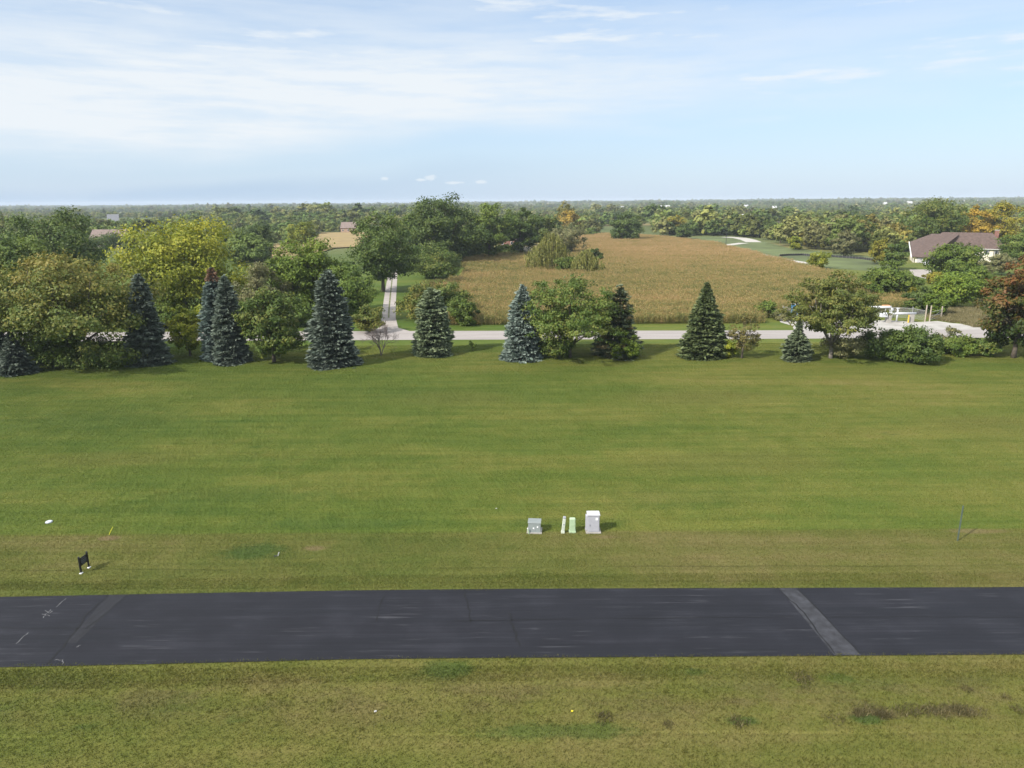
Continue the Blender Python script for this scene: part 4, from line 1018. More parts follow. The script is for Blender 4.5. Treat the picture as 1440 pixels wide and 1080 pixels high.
r = np.random.default_rng(21)
cand = []
d = 285.0
while d < 7600:
    st = 8.5 + d * 0.0060
    half = d * 0.80 + 40
    n = int(2 * half / st)
    x = np.linspace(-half, half, n) + r.uniform(-st * 0.45, st * 0.45, n)
    y = d + r.uniform(-st * 0.5, st * 0.5, n)
    cand.append(np.stack([x, y], -1)); d += st * (0.95 if d < 900 else 1.25)
cand = np.concatenate(cand)
# open ground: fields, mown area, sight lines to houses, noise clearings
blk = inside(CORN, cand) | inside(FIELD2W, cand)
green = np.array([at(x, y)[:2] for x, y in [(900, 340), (985, 332.6), (1020, 332.0), (1062, 334.5), (1112, 347), (1170, 353), (1238, 361), (1275, 374), (1290, 425), (1150, 400), (1050, 372), (960, 350)]])
blk |= inside(green, cand)
pxx = np.array([px_of((p_[0], p_[1], 0))[0] for p_ in cand]); dd = cand[:, 1]
def guard(x0, x1, d0, d1):
    global blk
    blk |= (pxx > x0) & (pxx < x1) & (dd > d0) & (dd < d1)
guard(124, 184, 0, 420); guard(148, 170, 640, 860); guard(472, 512, 430, 620); guard(1036, 1062, 560, 960)
guard(1090, 1122, 480, 640); guard(540, 760, 0, 400); guard(760, 860, 0, 480); guard(380, 535, 0, 420)
guard(1262, 1440, 0, 330); guard(1440, 1700, 0, 300); guard(1212, 1265, 0, 330); guard(130, 330, 0, 330); guard(800, 1010, 0, 505); guard(838, 922, 0, 720)
clear = (np.sin(cand[:, 0] / 170 + 1.3 * np.sin(cand[:, 1] / 260)) + np.sin(cand[:, 1] / 120 + cand[:, 0] / 400 + 0.7)) > 0.62
blk |= clear & (dd > 800)
blk |= (r.random(len(cand)) < 0.10)
cand = cand[~blk]; pxx = pxx[~blk]; dd = cand[:, 1]
vis = (pxx > -25) & (pxx < 1465)
o_ = np.argsort(dd)
N_IND = 205
ind = [i for i in o_ if vis[i]][:N_IND]
iset = set(ind)
zones = {}
for i in ind:
    x, y = cand[i]
    s = r.uniform(0.7, 1.3) * (1.25 if 1000 < pxx[i] < 1262 else 1.0)
    k_ = r.integers(0, len(mids))
    o = bpy.data.objects.new('woodland_tree', mids[k_]); COL.objects.link(o)
    if pxx[i] > 900:
        o.material_slots[0].link = 'OBJECT'; o.material_slots[0].material = LM['woodwarm']
    o.location = (x, y, float(ground_h(x, y)) - 0.1); o.rotation_euler = (0, 0, r.uniform(0, 6.28)); o.scale = (s * r.uniform(0.9, 1.15), s * r.uniform(0.9, 1.15), s)
    xx = pxx[i]
    zone = 'above the russet ash and big yellow green tree' if xx < 330 else 'above the bright green tree left of the driveway' if xx < 560 else 'behind the tall skyline trees and willows' if xx < 860 else 'along the far edge of the cornfield' if xx < 1040 else 'in the belt beyond the mown ground' if xx < 1262 else 'behind the big house'
    shp = ('rounded', 'broad', 'upright', 'full', 'slender', 'flat topped')[k_]
    tag(o, '%s woodland tree %s' % (shp, zone), 'tree', '%s woodland trees %s' % (shp, zone))
rest = np.array([i not in iset for i in range(len(cand))])
fp = cand[rest]; n = len(fp)
fo = []
for k_, me in enumerate(fars): fo.append(bpy.data.objects.new('far_tree_%d' % k_, me))
sc_ = r.uniform(0.65, 1.35, n) * np.where(r.random(n) < 0.06, 1.45, 1.0) * (0.85 + 0.45 * np.clip(np.sin(fp[:, 0] / 95 + fp[:, 1] / 210) * np.sin(fp[:, 1] / 140 - fp[:, 0] / 330 + 1), -0.4, 1))
scatter('far_woods', np.c_[fp, ground_h(fp[:, 0], fp[:, 1]) - 0.2], sc_ * r.uniform(0.95, 1.3, n), r.uniform(0, 6.28, n), r.integers(0, 3, n), fo, zscl=sc_)
tag(bpy.data.objects['far_woods'], 'distant hazy woodland reaching the horizon', 'woodland')
print('corn etc; woods individuals', len(ind), 'far', n, 'last individual at', dd[ind[-1]])

# ------------------------------------------------------------------ buildings
m_roof = simple_mat('mauve_shingles', (0.096, 0.067, 0.057), 0.9, var=0.28, scale=1.2)
m_roof2 = simple_mat('weathered_shingles', (0.185, 0.142, 0.124), 0.9, var=0.2, scale=1.0)
m_cream = simple_mat('cream_siding', (0.70, 0.65, 0.53), 0.8, var=0.06)
m_white = simple_mat('white_paint', (0.78, 0.78, 0.77), 0.55, var=0.05)
m_brick = simple_mat('red_brick', (0.22, 0.11, 0.085), 0.9, var=0.3, scale=4)
m_glass = simple_mat('dark_glass', (0.03, 0.035, 0.045), 0.12, var=0.1, spec=0.6)
m_grey = simple_mat('grey_door', (0.42, 0.41, 0.42), 0.6, var=0.05)
m_shut = simple_mat('black_shutter', (0.03, 0.03, 0.035), 0.6)
m_farw = simple_mat('weathered_white', (0.46, 0.46, 0.46), 0.7, var=0.1)
m_tan = simple_mat('tan_siding', (0.36, 0.25, 0.18), 0.85, var=0.1)

def hip(m, x0, x1, y0, y1, z0, z1, inset, th=0.25):
    yc = (y0 + y1) / 2
    pts = [(x0, y0, z0), (x1, y0, z0), (x1, y1, z0), (x0, y1, z0)]
    a, b_ = (x0 + inset, yc, z1), (x1 - inset, yc, z1)
    m.poly([pts[0], pts[1], b_, a]); m.poly([pts[2], pts[3], a, b_]); m.poly([pts[1], pts[2], b_]); m.poly([pts[3], pts[0], a]); m.poly([pts[3], pts[2], pts[1], pts[0]])

# the big house: main block with hip roof, lower catslide wing over the garage
hb_ = at_depth(1352, 380, 285); HRZ = -math.atan2(hb_[0], hb_[1])
H0 = empty('house', 'large cream house with mauve hipped roof and attached garage', 'house', (hb_[0], hb_[1], 0), HRZ)
m = MB(); m.box((0, 6.5, 2.5), (27, 13, 5.0)); m.build('wall', m_cream, H0)
MB().box((-13.6, -7.9, 1.15), (4.6, 15.4, 2.3)).build('garage_wall', m_cream, H0)
m = MB(); hip(m, -14.1, 14.1, -0.7, 13.7, 5.0, 10.9, 5.6)
rf = m.build('roof', m_roof, H0)
m = MB()
m.prism([(-17, -16.4, 2.35), (-10.8, -16.4, 2.35), (-2.5, 4.2, 10.3), (-12.0, 4.2, 10.3)], (0, 0, -0.28))
m.poly([(-17, -16.4, 2.35), (-12.0, 4.2, 10.3), (-19.3, 1, 7.1)])
m.poly([(-10.8, -16.4, 2.35), (-2.5, 4.2, 10.3), (-5, 0.2, 5.2)])
m.build('garage_roof', m_roof, H0)
MB().prism([(-19.5, 0.9, 7.15), (-17.1, -16.5, 2.4), (-17.1, -16.5, 2.0), (-19.5, 0.9, 6.6)], (-0.25, 0, 0)).build('rake_board', m_white, H0)
MB().prism([(-16.4, -15.9, 0), (-18.6, 0.6, 0), (-18.9, 0.6, 6.7), (-16.6, -15.9, 2.2)], (0.2, 0, 0)).build('gable_wall', m_cream, H0)
ch = MB().box((10.0, 7.2, 10.4), (1.5, 1.2, 2.9), bevel=0.03).build('chimney', m_brick, rf)
MB().box((10.0, 7.2, 11.92), (1.75, 1.45, 0.18)).build('chimney_cap', m_conc, H0)
MB().box((-13.7, -15.66, 1.05), (3.0, 0.1, 2.05), bevel=0.02).build('garage_door', m_grey, H0)
m = MB()
for x0_, x1_ in ((-14.1, 14.1),): m.box(((x0_ + x1_) / 2, -0.78, 4.93), (x1_ - x0_, 0.14, 0.16))
m.build('gutter', m_white, H0)
for (x, z, w_, hh) in ((4.0, 3.6, .9, 1.5), (7.4, 3.6, .9, 1.5), (10.6, 3.6, .9, 1.5), (0.5, 3.6, .9, 1.5), (9.8, 1.2, 1.3, 1.3), (4.6, 1.2, 1.3, 1.3), (-6, 1.2, 1.3, 1.3)):
    f = MB().box((x, -0.04, z), (w_ + 0.25, 0.12, hh + 0.25)).build('window', m_white, H0)
    MB().box((x, -0.12, z), (w_, 0.06, hh)).build('pane', m_glass, f)
    s_ = MB()
    for sx in (-1, 1): s_.box((x + sx * (w_ / 2 + 0.30), -0.05, z), (0.30, 0.08, hh + 0.1))
    s_.build('shutter', m_shut, f)
# white car by the garage
m_carw = simple_mat('white_car_paint', (0.75, 0.76, 0.78), 0.25, var=0.02, spec=0.5)
m_tyre = simple_mat('tyre_rubber', (0.02, 0.02, 0.02), 0.8)
def car(name, label, loc, rz, paint):
    e = empty(name, label, 'car', loc, rz)
    prof = [(-2.2, .35), (-2.25, .75), (-2.1, 1.0), (-1.2, 1.08), (-0.55, 1.52), (0.9, 1.56), (1.75, 1.12), (2.2, 1.0), (2.25, .4), (1.9, .3), (-1.9, .3)]
    MB().prism([(x, -0.88, z) for x, z in prof], (0, 1.76, 0)).build('body', paint, e)
    for s in (-1, 1): MB().prism([(-1.0, s * 0.9, 1.08), (-0.5, s * 0.9, 1.44), (0.85, s * 0.9, 1.47), (1.4, s * 0.9, 1.1)], (0, s * 0.02, 0)).build('window', m_glass, e)
    for x in (-1.35, 1.35):
        for s in (-1, 1): MB().tube([(x, s * 0.72, .34), (x, s * 0.93, .34)], 0.34, 14).build('wheel', m_tyre, e)
    return e
cx = at_depth(1302, 378, 268)
car('parked_car', 'white car parked beside the garage of the big house', (cx[0], cx[1], 0), R_(62), m_carw)
o = MB().poly([(*at(x, y)[:2], 0.02) for x, y in [(1278, 379), (1308, 379), (1312, 386), (1306, 393), (1286, 388)]]).build('house_drive', m_drive); o['kind'] = 'structure'

def gable_house(name, label, cat, px0, px1, ytop, Y, wall_h, depth, wall, roof, win=2, rz=0.0):
    """ridge parallel to the picture; the roof's top edge shows at ytop at depth Y"""
    a = at_depth(px0, ytop, Y); b_ = at_depth(px1, ytop, Y); zr = (a[2] + b_[2]) / 2; wd = b_[0] - a[0]
    gz = float(ground_h((a[0] + b_[0]) / 2, Y))
    e = empty(name, label, cat, ((a[0] + b_[0]) / 2, Y, gz), rz)
    zr = max(zr - gz, wall_h + 1.0)
    hd = depth / 2
    MB().prism([(-wd / 2 + .3, -hd, 0), (-wd / 2 + .3, hd, 0), (-wd / 2 + .3, hd, wall_h), (-wd / 2 + .3, 0, zr - .25), (-wd / 2 + .3, -hd, wall_h)], (wd - .6, 0, 0)).build('wall', wall, e)
    m = MB()
    for s in (-1, 1): m.prism([(-wd / 2, s * (hd + .5), wall_h - .25), (wd / 2, s * (hd + .5), wall_h - .25), (wd / 2, 0, zr), (-wd / 2, 0, zr)], (0, 0, 0.16))
    m.build('roof', roof, e)
    for k in range(win):
        x = -wd / 2 + wd * (k + 0.5) / win
        f = MB().box((x, -hd - .04, wall_h * 0.55), (1.3, 0.1, 1.5)).build('window', m_white, e)
        MB().box((x, -hd - .11, wall_h * 0.55), (1.05, 0.05, 1.25)).build('pane', m_glass, f)
    return e
gable_house('house', 'house with weathered mauve roof behind the big dark tree', 'house', 130, 178, 323, 410, 4.0, 12, m_cream, m_roof2, 4)
gable_house('house', 'tan roofed house beyond the small field above the driveway tree', 'house', 480, 502, 312.5, 600, 4, 11, m_tan, m_roof2, 3)
gable_house('house', 'distant grey white house above the mauve roof at left', 'house', 151, 166, 301.5, 900, 4.0, 12, m_farw, simple_mat('grey_roof', (0.17, 0.175, 0.19), .8), 3, rz=0.4)
gable_house('brick_house', 'brick house with white window half hidden by skyline trees', 'house', 700, 726, 335, 392, 4.5, 9, m_brick, m_roof2, 2)
gable_house('shed', 'small cream roofed shed left of the larger willow', 'shed', 732, 746, 347, 330, 2.2, 5, m_cream, simple_mat('cream_metal_roof', (0.62, 0.56, 0.44), .5), 1)
m_wroof = simple_mat('white_metal_roof', (0.74, 0.75, 0.76), 0.5, var=0.04)
gable_house('barn', 'bright white metal barn in the middle of the far woods', 'barn', 1043, 1058, 301.5, 930, 5, 12, m_white, m_wroof, 2)
gable_house('house', 'peach walled house showing between trees right of the white barn', 'house', 1093, 1102, 312, 610, 4.5, 9, m_tan, m_roof2, 1)
gable_house('house', 'pale peach roof right of the peach walled house', 'house', 1112, 1121, 312.5, 640, 4.5, 9, m_cream, simple_mat('peach_roof', (0.50, 0.33, 0.24), .8), 1)
for (x0, x1, yt, Y, lb) in ((868, 884, 288.5, 2100, 'tiny white farmhouse on the horizon above the lone field tree'), (926, 944, 287, 1900, 'pale farm building on the horizon above the far field corner'), (1040, 1054, 286.5, 2000, 'small pale house on the skyline above the white barn'), (1085, 1093, 288, 1700, 'tiny white house on the skyline right of the white barn'),
                            (1242, 1248, 282.6, 2300, 'tiny white farmhouse left of the biggest olive tree, first of two'), (1274, 1284, 281.4, 2300, 'white farm shed touching the biggest olive tree on the horizon'), (1350, 1364, 279.8, 2500, 'long white horizon building right of the biggest olive tree'), (1370, 1376, 279.6, 2500, 'small white horizon building above the orange yellow tree'), (698, 706, 289, 2000, 'tiny white house between the two tallest skyline trees')):
    gable_house('farm_building', lb, 'farm building', x0 + (x1 - x0) * .12, x1 - (x1 - x0) * .12, yt + 1.6, Y, 4, 12, m_farw, m_farw, 0)

# ------------------------------------------------------------------ yard: pipes, fence, cabin
m_pipe = simple_mat('white_pipe_paint', (0.54, 0.55, 0.57), 0.4, var=0.04)
m_conc2 = simple_mat('grey_concrete', (0.34, 0.32, 0.29), 0.9, var=0.15)
m_galv = simple_mat('galvanised_steel', (0.42, 0.42, 0.41), 0.5, metal=0.3)
m_yel = simple_mat('yellow_paint', (0.62, 0.42, 0.03), 0.5)
m_bluep = simple_mat('blue_plastic', (0.04, 0.20, 0.42), 0.45)
def W(x, y, Y): return at_depth(x, y, Y)
YP = float(at(1262, 453)[1])
a = W(1242, 441, YP); b_ = W(1288, 441, YP); c0 = W(1222, 432, YP + 6); c1 = W(1252, 432, YP + 6)
E = empty('pipe_manifold', 'white pipe assembly on concrete piers in the gravel yard', 'pipework', (a[0], YP, 0))
def rel(p_): return (p_[0] - a[0], p_[1] - YP, p_[2])
pz = float(a[2])
MB().tube([rel((a[0], YP, pz)), rel((b_[0], YP, pz))], 0.24, 14).build('main_pipe', m_pipe, E, smooth=True)
MB().tube([rel((c0[0], YP + 6, c0[2])), rel((c1[0], YP + 6, c0[2])), rel((c1[0] + .4, YP + 5.8, c0[2] - .3)), rel((c1[0] + .4, YP + 5.6, 0))], 0.26, 14).build('upper_pipe', m_pipe, E, smooth=True)
for px_, hh in ((1262, W(1262, 434, YP)[2]), (1252, pz + .55)):
    x = W(px_, 441, YP)[0]
    rp = MB().tube([rel((x, YP, 0)), rel((x, YP, hh))], 0.17, 12).build('riser', m_pipe, E, smooth=True)
    MB().tube([rel((x, YP, hh)), rel((x, YP, hh + .12))], 0.32, 14).build('flange', m_pipe, rp)
x = W(1241, 444, YP)[0]
MB().box(rel((x, YP - .4, pz - .25)), (1.3, 0.8, 0.7), bevel=0.04).build('meter_box', m_pipe, E)
for px_ in (1250, 1282):
    x = W(px_, 441, YP)[0]; MB().box(rel((x, YP, (pz - .2) / 2)), (0.9, 0.9, pz - .2), bevel=0.05).build('concrete_pier', m_conc2, E)
x = W(1275.5, 441, YP)[0]
MB().tube([rel((x, YP - .8, 0)), rel((x, YP - .8, 1.5)), rel((x, YP - .8, 1.58))], [0.12, 0.12, 0.06], 12).build('bollard', m_yel, E)
p0 = W(1246, 430, YP + 8); E2 = empty('valve_actuator', 'orange valve head on a post above the white upper pipe', 'valve', (p0[0], YP + 8, 0))
MB().tube([(0, 0, 0), (0, 0, p0[2] - 0.4)], 0.12, 10).build('post', m_pipe, E2)
MB().box((0, 0, p0[2] - .1), (1.5, 0.7, 0.55), bevel=0.12).build('valve_head', simple_mat('orange_paint', (0.62, 0.26, 0.10), .5), E2)
# chain link fence round the yard
m_link, nt, out = new_mat('chain_link')
tcn = nt.add('ShaderNodeTexCoord'); spx = nt.add('ShaderNodeSeparateXYZ'); nt.link(tcn.outputs['Object'], spx.inputs[0])
u_ = nt.math('ADD', nt.math('ADD', spx.outputs[0], spx.outputs[1]), spx.outputs[2]); v_ = nt.math('SUBTRACT', nt.math('ADD', spx.outputs[0], spx.outputs[1]), spx.outputs[2])
fa = nt.math('ABSOLUTE', nt.math('SUBTRACT', nt.math('FRACT', nt.math('MULTIPLY', u_, 9.0)), 0.5)); fb_ = nt.math('ABSOLUTE', nt.math('SUBTRACT', nt.math('FRACT', nt.math('MULTIPLY', v_, 9.0)), 0.5))
wire = nt.math('LESS_THAN', nt.math('MINIMUM', fa, fb_), 0.07)
p = nt.add('ShaderNodeBsdfPrincipled'); p.inputs['Base Color'].default_value = (0.34, 0.34, 0.33, 1); p.inputs['Roughness'].default_value = 0.5
tp = nt.add('ShaderNodeBsdfTransparent'); mx = nt.add('ShaderNodeMixShader'); nt.link(wire, mx.inputs[0]); nt.link(tp.outputs[0], mx.inputs[1]); nt.link(p.outputs[0], mx.inputs[2]); nt.link(mx.outputs[0], out.inputs[0])
FP = [at(1100, 446), at(1150, 445), at(1205, 445), at(1252, 446.5), at(1282, 448), at(1299, 451.5)]
FE = empty('chain_link_fence', 'grey chain link fence along the back of the gravel yard', 'fence', tuple(FP[0]))
mm = MB(); rail = MB()
for p_, q_ in zip(FP, FP[1:]):
    p_, q_ = p_ - FP[0], q_ - FP[0]
    mm.poly([tuple(p_ + [0, 0, .05]), tuple(q_ + [0, 0, .05]), tuple(q_ + [0, 0, 2.1]), tuple(p_ + [0, 0, 2.1])])
    rail.tube([tuple(p_ + [0, 0, 2.12]), tuple(q_ + [0, 0, 2.12])], 0.035, 6)
    n_ = max(1, int(np.linalg.norm(q_ - p_) / 3.0))
    for k in range(n_):
        s = p_ + (q_ - p_) * k / n_
        MB().tube([tuple(s), tuple(s + [0, 0, 2.15]), tuple(s + [0, 0.1, 2.45])], 0.045, 7).build('post', m_galv, FE)
mm.build('mesh_panel', m_link, FE); rail.build('top_rail', m_galv, FE)
GE = empty('gate', 'wooden post gate standing open at the right end of the pipework', 'gate', tuple(at(1300.5, 452.5)))
g0 = at(1300.5, 452.5)
m_wood = simple_mat('weathered_wood', (0.36, 0.31, 0.25), 0.9, var=0.2)
for px_, py_, hh in ((1300.5, 452.5, 3.4), (1307, 452, 3.2), (1323, 448.5, 2.6)):
    s = at(px_, py_) - g0
    MB().tube([tuple(s), tuple(s + [0, 0, hh])], 0.13, 9).build('post', m_wood, GE)
s0, s1 = at(1307, 452) - g0, at(1323, 448.5) - g0
gm = MB()
for z in (0.35, 1.1, 1.9): gm.tube([tuple(s0 + [0, 0, z]), tuple(s1 + [0, 0, z])], 0.04, 6)
gm.tube([tuple(s0 + [0, 0, .35]), tuple(s1 + [0, 0, 1.9])], 0.03, 6)
gm.build('gate_leaf', m_galv, GE)
# blue cabin
pb = at(1117.5, 442.5)
CE = empty('portable_toilet', 'blue cabin with white door beside the gravel yard', 'portable toilet', tuple(pb), 0.35)
MB().box((0, 0, 1.15), (1.15, 1.15, 2.1), bevel=0.05).build('cabin_body', m_bluep, CE)
MB().box((0, 0, 0.05), (1.3, 1.3, 0.1)).build('skid', m_conc2, CE)
MB().prism([(-.65, -.65, 2.2), (.65, -.65, 2.2), (.5, 0, 2.45), (-.5, 0, 2.45)], (0, 0, .05)).prism([(-.65, .65, 2.2), (.65, .65, 2.2), (.5, 0, 2.45), (-.5, 0, 2.45)], (0, 0, .05)).build('roof', m_pipe, CE)
MB().box((0.61, 0, 1.1), (0.06, 0.85, 1.85), bevel=0.01).build('door', m_pipe, CE)
# lamp post, silt fence, white box by the far path
lp = at(1020.5, 347.5); hz = at_depth(1020.5, 330, lp[1])[2]
LE = empty('lamp_post', 'black lamp post beside the far pale path', 'lamp post', tuple(lp))
MB().tube([(0, 0, 0), (0, 0, .5), (0, 0, hz - .8)], [0.22, 0.13, 0.11], 9).build('post', m_shut, LE)
MB().box((0, 0, hz - .4), (0.6, 0.6, 0.75), bevel=0.06, taper=1.25).build('lantern', m_shut, LE)
def silt(pxs, label):
    pw = [at(*q_) for q_ in pxs]; e = empty('silt_fence', label, 'fence', tuple(pw[0]), group='black silt fences')
    m = MB()
    for p_, q_ in zip(pw, pw[1:]):
        p_, q_ = p_ - pw[0], q_ - pw[0]
        m.prism([tuple(p_), tuple(q_), tuple(q_ + [0, 0, .85]), tuple(p_ + [0, 0, .85])], (0, 0.03, 0))
        for k in range(5):
            s = p_ + (q_ - p_) * k / 5; MB().box(tuple(s + [0, 0.05, .55]), (0.07, 0.06, 1.1)).build('stake', m_wood, e)
    m.build('fabric', m_shut, e)
silt([(1096, 360.5), (1110, 359.6), (1128, 359.2), (1144, 360.5)], 'black silt fence left of the white box')
silt([(1164, 361), (1190, 363), (1212, 364.5), (1228, 367)], 'black silt fence right of the white box')
wb = at(1148, 362.5)
WE = empty('utility_box', 'white utility box between two black silt fences', 'utility box', tuple(wb))
MB().box((0, 0, 0.75), (1.5, 0.9, 1.4), bevel=0.05).build('cabinet', m_white, WE)
MB().box((0, 0, 0.05), (1.8, 1.2, 0.12)).build('pad', m_conc2, WE)

# ------------------------------------------------------------------ things on the lawn
m_trans = simple_mat('grey_green_enamel', (0.205, 0.23, 0.225), 0.5, var=0.05)
m_cab = simple_mat('pale_grey_enamel', (0.385, 0.385, 0.425), 0.5, var=0.06)
m_pgreen = simple_mat('pale_green_plastic', (0.37, 0.48, 0.31), 0.5, var=0.04)
m_capgrey = simple_mat('grey_cap', (0.30, 0.31, 0.34), 0.6)
m_stick = simple_mat('white_sticker', (0.8, 0.8, 0.8), 0.5, var=0.02)
# padmount transformer
tb = at(752, 750.5)
TE = empty('transformer_box', 'low grey green transformer box, leftmost of the four utility boxes', 'transformer', (tb[0], tb[1] + .45, 0), R_(-5))
MB().box((0, 0, 0.03), (1.12, 1.0, 0.10)).build('pad', m_conc2, TE)
MB().prism([(-.46, -.42, .08), (.46, -.42, .08), (.46, -.30, .78), (-.46, -.30, .78)], (0, .05, 0)).build('door', m_trans, TE)
MB().prism([(-.45, -.36, .08), (-.45, -.26, .77), (-.45, .42, .77), (-.45, .42, .08)], (.9, 0, 0)).build('tank', m_trans, TE)
MB().prism([(-.49, -.35, .78), (-.49, .45, .78), (-.49, .42, .84), (-.49, -.30, .84)], (.98, 0, 0)).build('lid', m_trans, TE)
for x, z in ((-.06, .40), (.24, .50)): MB().box((x, -.385 + (z - .3) * .16, z), (.09, .012, .10), Matrix.Rotation(R_(-9.7), 4, 'X')).build('sticker', m_stick, TE)
MB().tube([(.02, -.41, .30), (.02, -.44, .30)], .03, 10).build('padlock', m_capgrey, TE)
sb = at(743.5, 751)
SE = empty('marker_stake', 'short pale stake leaning on the transformer box', 'stake', tuple(sb))
MB().box((-.03, 0, .22), (.07, .04, .5), Matrix.Rotation(R_(-14), 4, 'Y'), bevel=.008).build('stake_board', m_pgreen, SE)
MB().box((-.085, 0, .43), (.075, .045, .08), Matrix.Rotation(R_(-14), 4, 'Y'), bevel=.008).build('stake_cap', m_stick, SE)
# leaning white pedestal
def pedestal(name, label, px_, py_, w_, d_, h, tilt, body, capm, rz=0.0):
    pb = at(px_, py_); e = empty(name, label, 'pedestal', (pb[0], pb[1] + d_ / 2, 0), rz, 'utility pedestals on the lawn')
    e.rotation_euler = (0, tilt, rz)
    MB().box((0, 0, h * .45), (w_, d_, h * .92), bevel=min(w_, d_) * .12, taper=.96).build('body', body, e)
    MB().box((0, 0, h * .95), (w_ * 1.05, d_ * 1.05, h * .12), bevel=min(w_, d_) * .2, taper=.9).build('cap', capm, e)
    MB().box((0, 0, .06), (w_ * 1.18, d_ * 1.18, .16), bevel=.015).build('base_collar', body, e)
    MB().box((0, -d_ / 2 - .004, h * .55), (w_ * .5, .015, .10), bevel=.004).build('latch', capm, e)
    return e
pedestal('utility_pedestal', 'thin white pedestal with grey cap leaning right', 791.5, 750, .22, .22, 1.30, R_(5.5), simple_mat('off_white_plastic', (0.52, 0.56, 0.47), .5), m_capgrey)
pedestal('utility_pedestal', 'pale green upright pedestal beside the leaning white one', 805, 749.5, .44, .34, 1.12, 0, m_pgreen, m_pgreen)
# telecom cabinet
cb = at(834.5, 750)
KE = empty('utility_cabinet', 'tall pale grey cabinet with white sticker, rightmost of the utility boxes', 'utility cabinet', (cb[0], cb[1] + .35, 0))
MB().box((0, 0, .04), (1.12, .86, .12)).build('pad', m_conc2, KE)
MB().box((0, 0, .74), (.88, .68, 1.30), bevel=.02).build('cabinet_body', m_cab, KE)
MB().box((.02, -.35, .76), (.78, .03, 1.18), bevel=.01).build('door', m_cab, KE)
MB().box((0, 0, 1.44), (.96, .78, .12), bevel=.035).build('lid', simple_mat('light_grey_lid', (0.46, 0.46, 0.49), .5), KE)
MB().box((.22, -.372, 1.16), (.17, .012, .19)).build('sticker', m_stick, KE)
MB().box((-.50, -.05, .78), (.13, .42, 1.15), bevel=.02).build('side_housing', m_cab, KE)
MB().tube([(-.30, -.37, .75), (-.30, -.41, .75), (-.30, -.41, .62)], .016, 8).build('handle', m_capgrey, KE)
# yard sign
m_black = simple_mat('black_sign', (0.012, 0.012, 0.014), 0.4)
m_text = simple_mat('dim_lettering', (0.16, 0.17, 0.19), 0.6)
s0 = at(114.3, 806.2); s1 = at(125.2, 798.2)
dv = s1 - s0; ln = np.linalg.norm(dv); rz = math.atan2(dv[1], dv[0])
YE = empty('yard_sign', 'black two post yard sign standing on the verge by the road', 'sign', tuple(s0), rz)
for x in (0, ln):
    ps = MB().box((x, 0, .57), (.09, .09, 1.15), bevel=.008).build('post', m_black, YE)
    MB().box((x, 0, 1.19), (.11, .11, .09), bevel=.01, taper=.3).build('finial', m_black, ps)
    MB().box((x - .02, -.02, .03), (.22, .15, .06), bevel=.01).build('foot', m_stick, YE)
pn = MB().box((ln / 2, 0, .78), (ln - .09, .035, .56)).build('sign_panel', m_black, YE)
tx = MB()
for s in (-1, 1):
    for z, w_ in ((.95, .5), (.82, .72), (.70, .62), (.58, .4)):
        n_ = 7
        for k in range(n_): tx.box((ln / 2 + (k - 3) * ln * w_ / n_, s * .0205, z), (ln * w_ / n_ * .6, .006, .045))
tx.build('lettering', m_text, pn)
# round lid, yellow whip, steel post and small bits
lb = at(69, 734.5)
DE = empty('manhole_cover', 'round white utility cover lying in the lawn above the sign', 'cover', tuple(lb))
MB().tube([(0, 0, 0), (0, 0, .09), (0, 0, .11)], [.24, .23, .19], 24).build('lid_cover', simple_mat('white_plastic', (.50, .53, .56), .4), DE)
MB().tube([(0, 0, -.05), (0, 0, .05)], .27, 24).build('rim', m_capgrey, DE)
yb = at(153.5, 752)
FE2 = empty('marker_whip', 'leaning yellow marker rod on a worn patch above the sign', 'marker', tuple(yb))
MB().tube([(0, 0, 0), (.14, .02, .28), (.34, .05, .62)], [.022, .026, .02], 8).build('rod', simple_mat('yellow_fibreglass', (.62, .60, .06), .5), FE2)
pp = at(1346.5, 760.5); ph = at_depth(1352, 711, pp[1])[2]
PE = empty('steel_post', 'bare grey green steel post in the lawn at right', 'post', tuple(pp))
MB().prism([(-.045, -.02, 0), (-.045, .02, 0), (-.02, .02, 0), (-.012, -.008, 0), (.012, -.008, 0), (.02, .02, 0), (.045, .02, 0), (.045, -.02, 0)], (0, 0, ph)).build('channel', simple_mat('green_grey_steel', (.085, .115, .095), .6, var=.2), PE)
pb = MB()
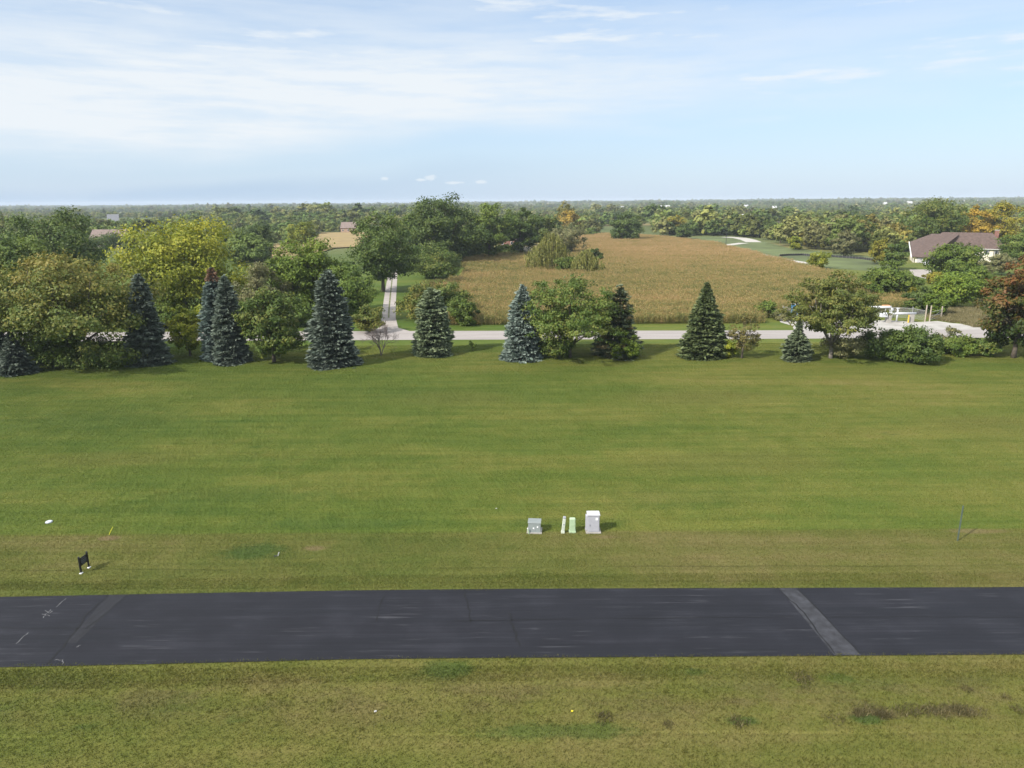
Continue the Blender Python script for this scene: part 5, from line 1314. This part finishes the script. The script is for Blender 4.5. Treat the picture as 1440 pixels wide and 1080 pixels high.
for k in range(8): pb.tube([(0, -.022, .3 + k * .28), (0, -.026, .3 + k * .28)], .014, 8)
pb.build('bolt_hole', m_black, PE)
vb = at(391, 781.5)
VE = empty('cleanout_cap', 'small grey pipe stub beside a dark hole on the verge', 'pipe stub', tuple(vb))
MB().tube([(0, 0, -.05), (.03, .03, .12), (.08, .06, .24)], .038, 12).build('pipe', m_galv, VE)
MB().tube([(-.17, -.05, -.02), (-.17, -.05, .012)], .12, 16).build('hole', m_black, VE)
fb2 = at(803, 1003)
o = MB().tube([(0, 0, 0), (0, 0, .11)], .008, 6).build('marker_flag_stem', m_yel); 
QE = empty('marker_flag', 'tiny yellow marker flag in the grass below the road', 'marker flag', tuple(fb2))
o.parent = QE; o.name = 'wire'
MB().box((.05, 0, .13), (.10, .012, .085), Matrix.Rotation(R_(12), 4, 'Y')).build('flag', simple_mat('bright_yellow', (.80, .70, .05), .5), QE)
for (x, y, lb2) in ((698, 715.5, 'tiny white scrap of litter left of the utility boxes'), (528, 1001, 'tiny white scrap of litter in the grass below the road')):
    q_ = at(x, y); o = MB().box((0, 0, .03), (.12, .08, .05), Matrix.Rotation(.4, 4, 'Z'), bevel=.012).build('litter_scrap', m_farw, None, tuple(q_)); tag(o, lb2, 'litter')

# ------------------------------------------------------------------ haze
hb = bpy.data.meshes.new('haze'); bm = bmesh.new(); bmesh.ops.create_cube(bm, size=1.0)
bmesh.ops.transform(bm, matrix=Matrix.Translation((0, 4050, 20.5)) @ Matrix.Diagonal((15800, 8700, 49, 1)), verts=bm.verts); bm.to_mesh(hb); bm.free()
m_haze, nt, out = new_mat('haze'); m_haze.cycles.volume_sampling = 'DISTANCE'; pv = nt.add('ShaderNodeVolumePrincipled')
pv.inputs['Color'].default_value = (0.80, 0.89, 1.0, 1); pv.inputs['Density'].default_value = 0.000105; pv.inputs['Anisotropy'].default_value = 0.0
nt.link(pv.outputs[0], out.inputs['Volume'])
o = link('haze', hb, m_haze); tag(o, 'thin pale air over the whole landscape', 'haze', kind='stuff')
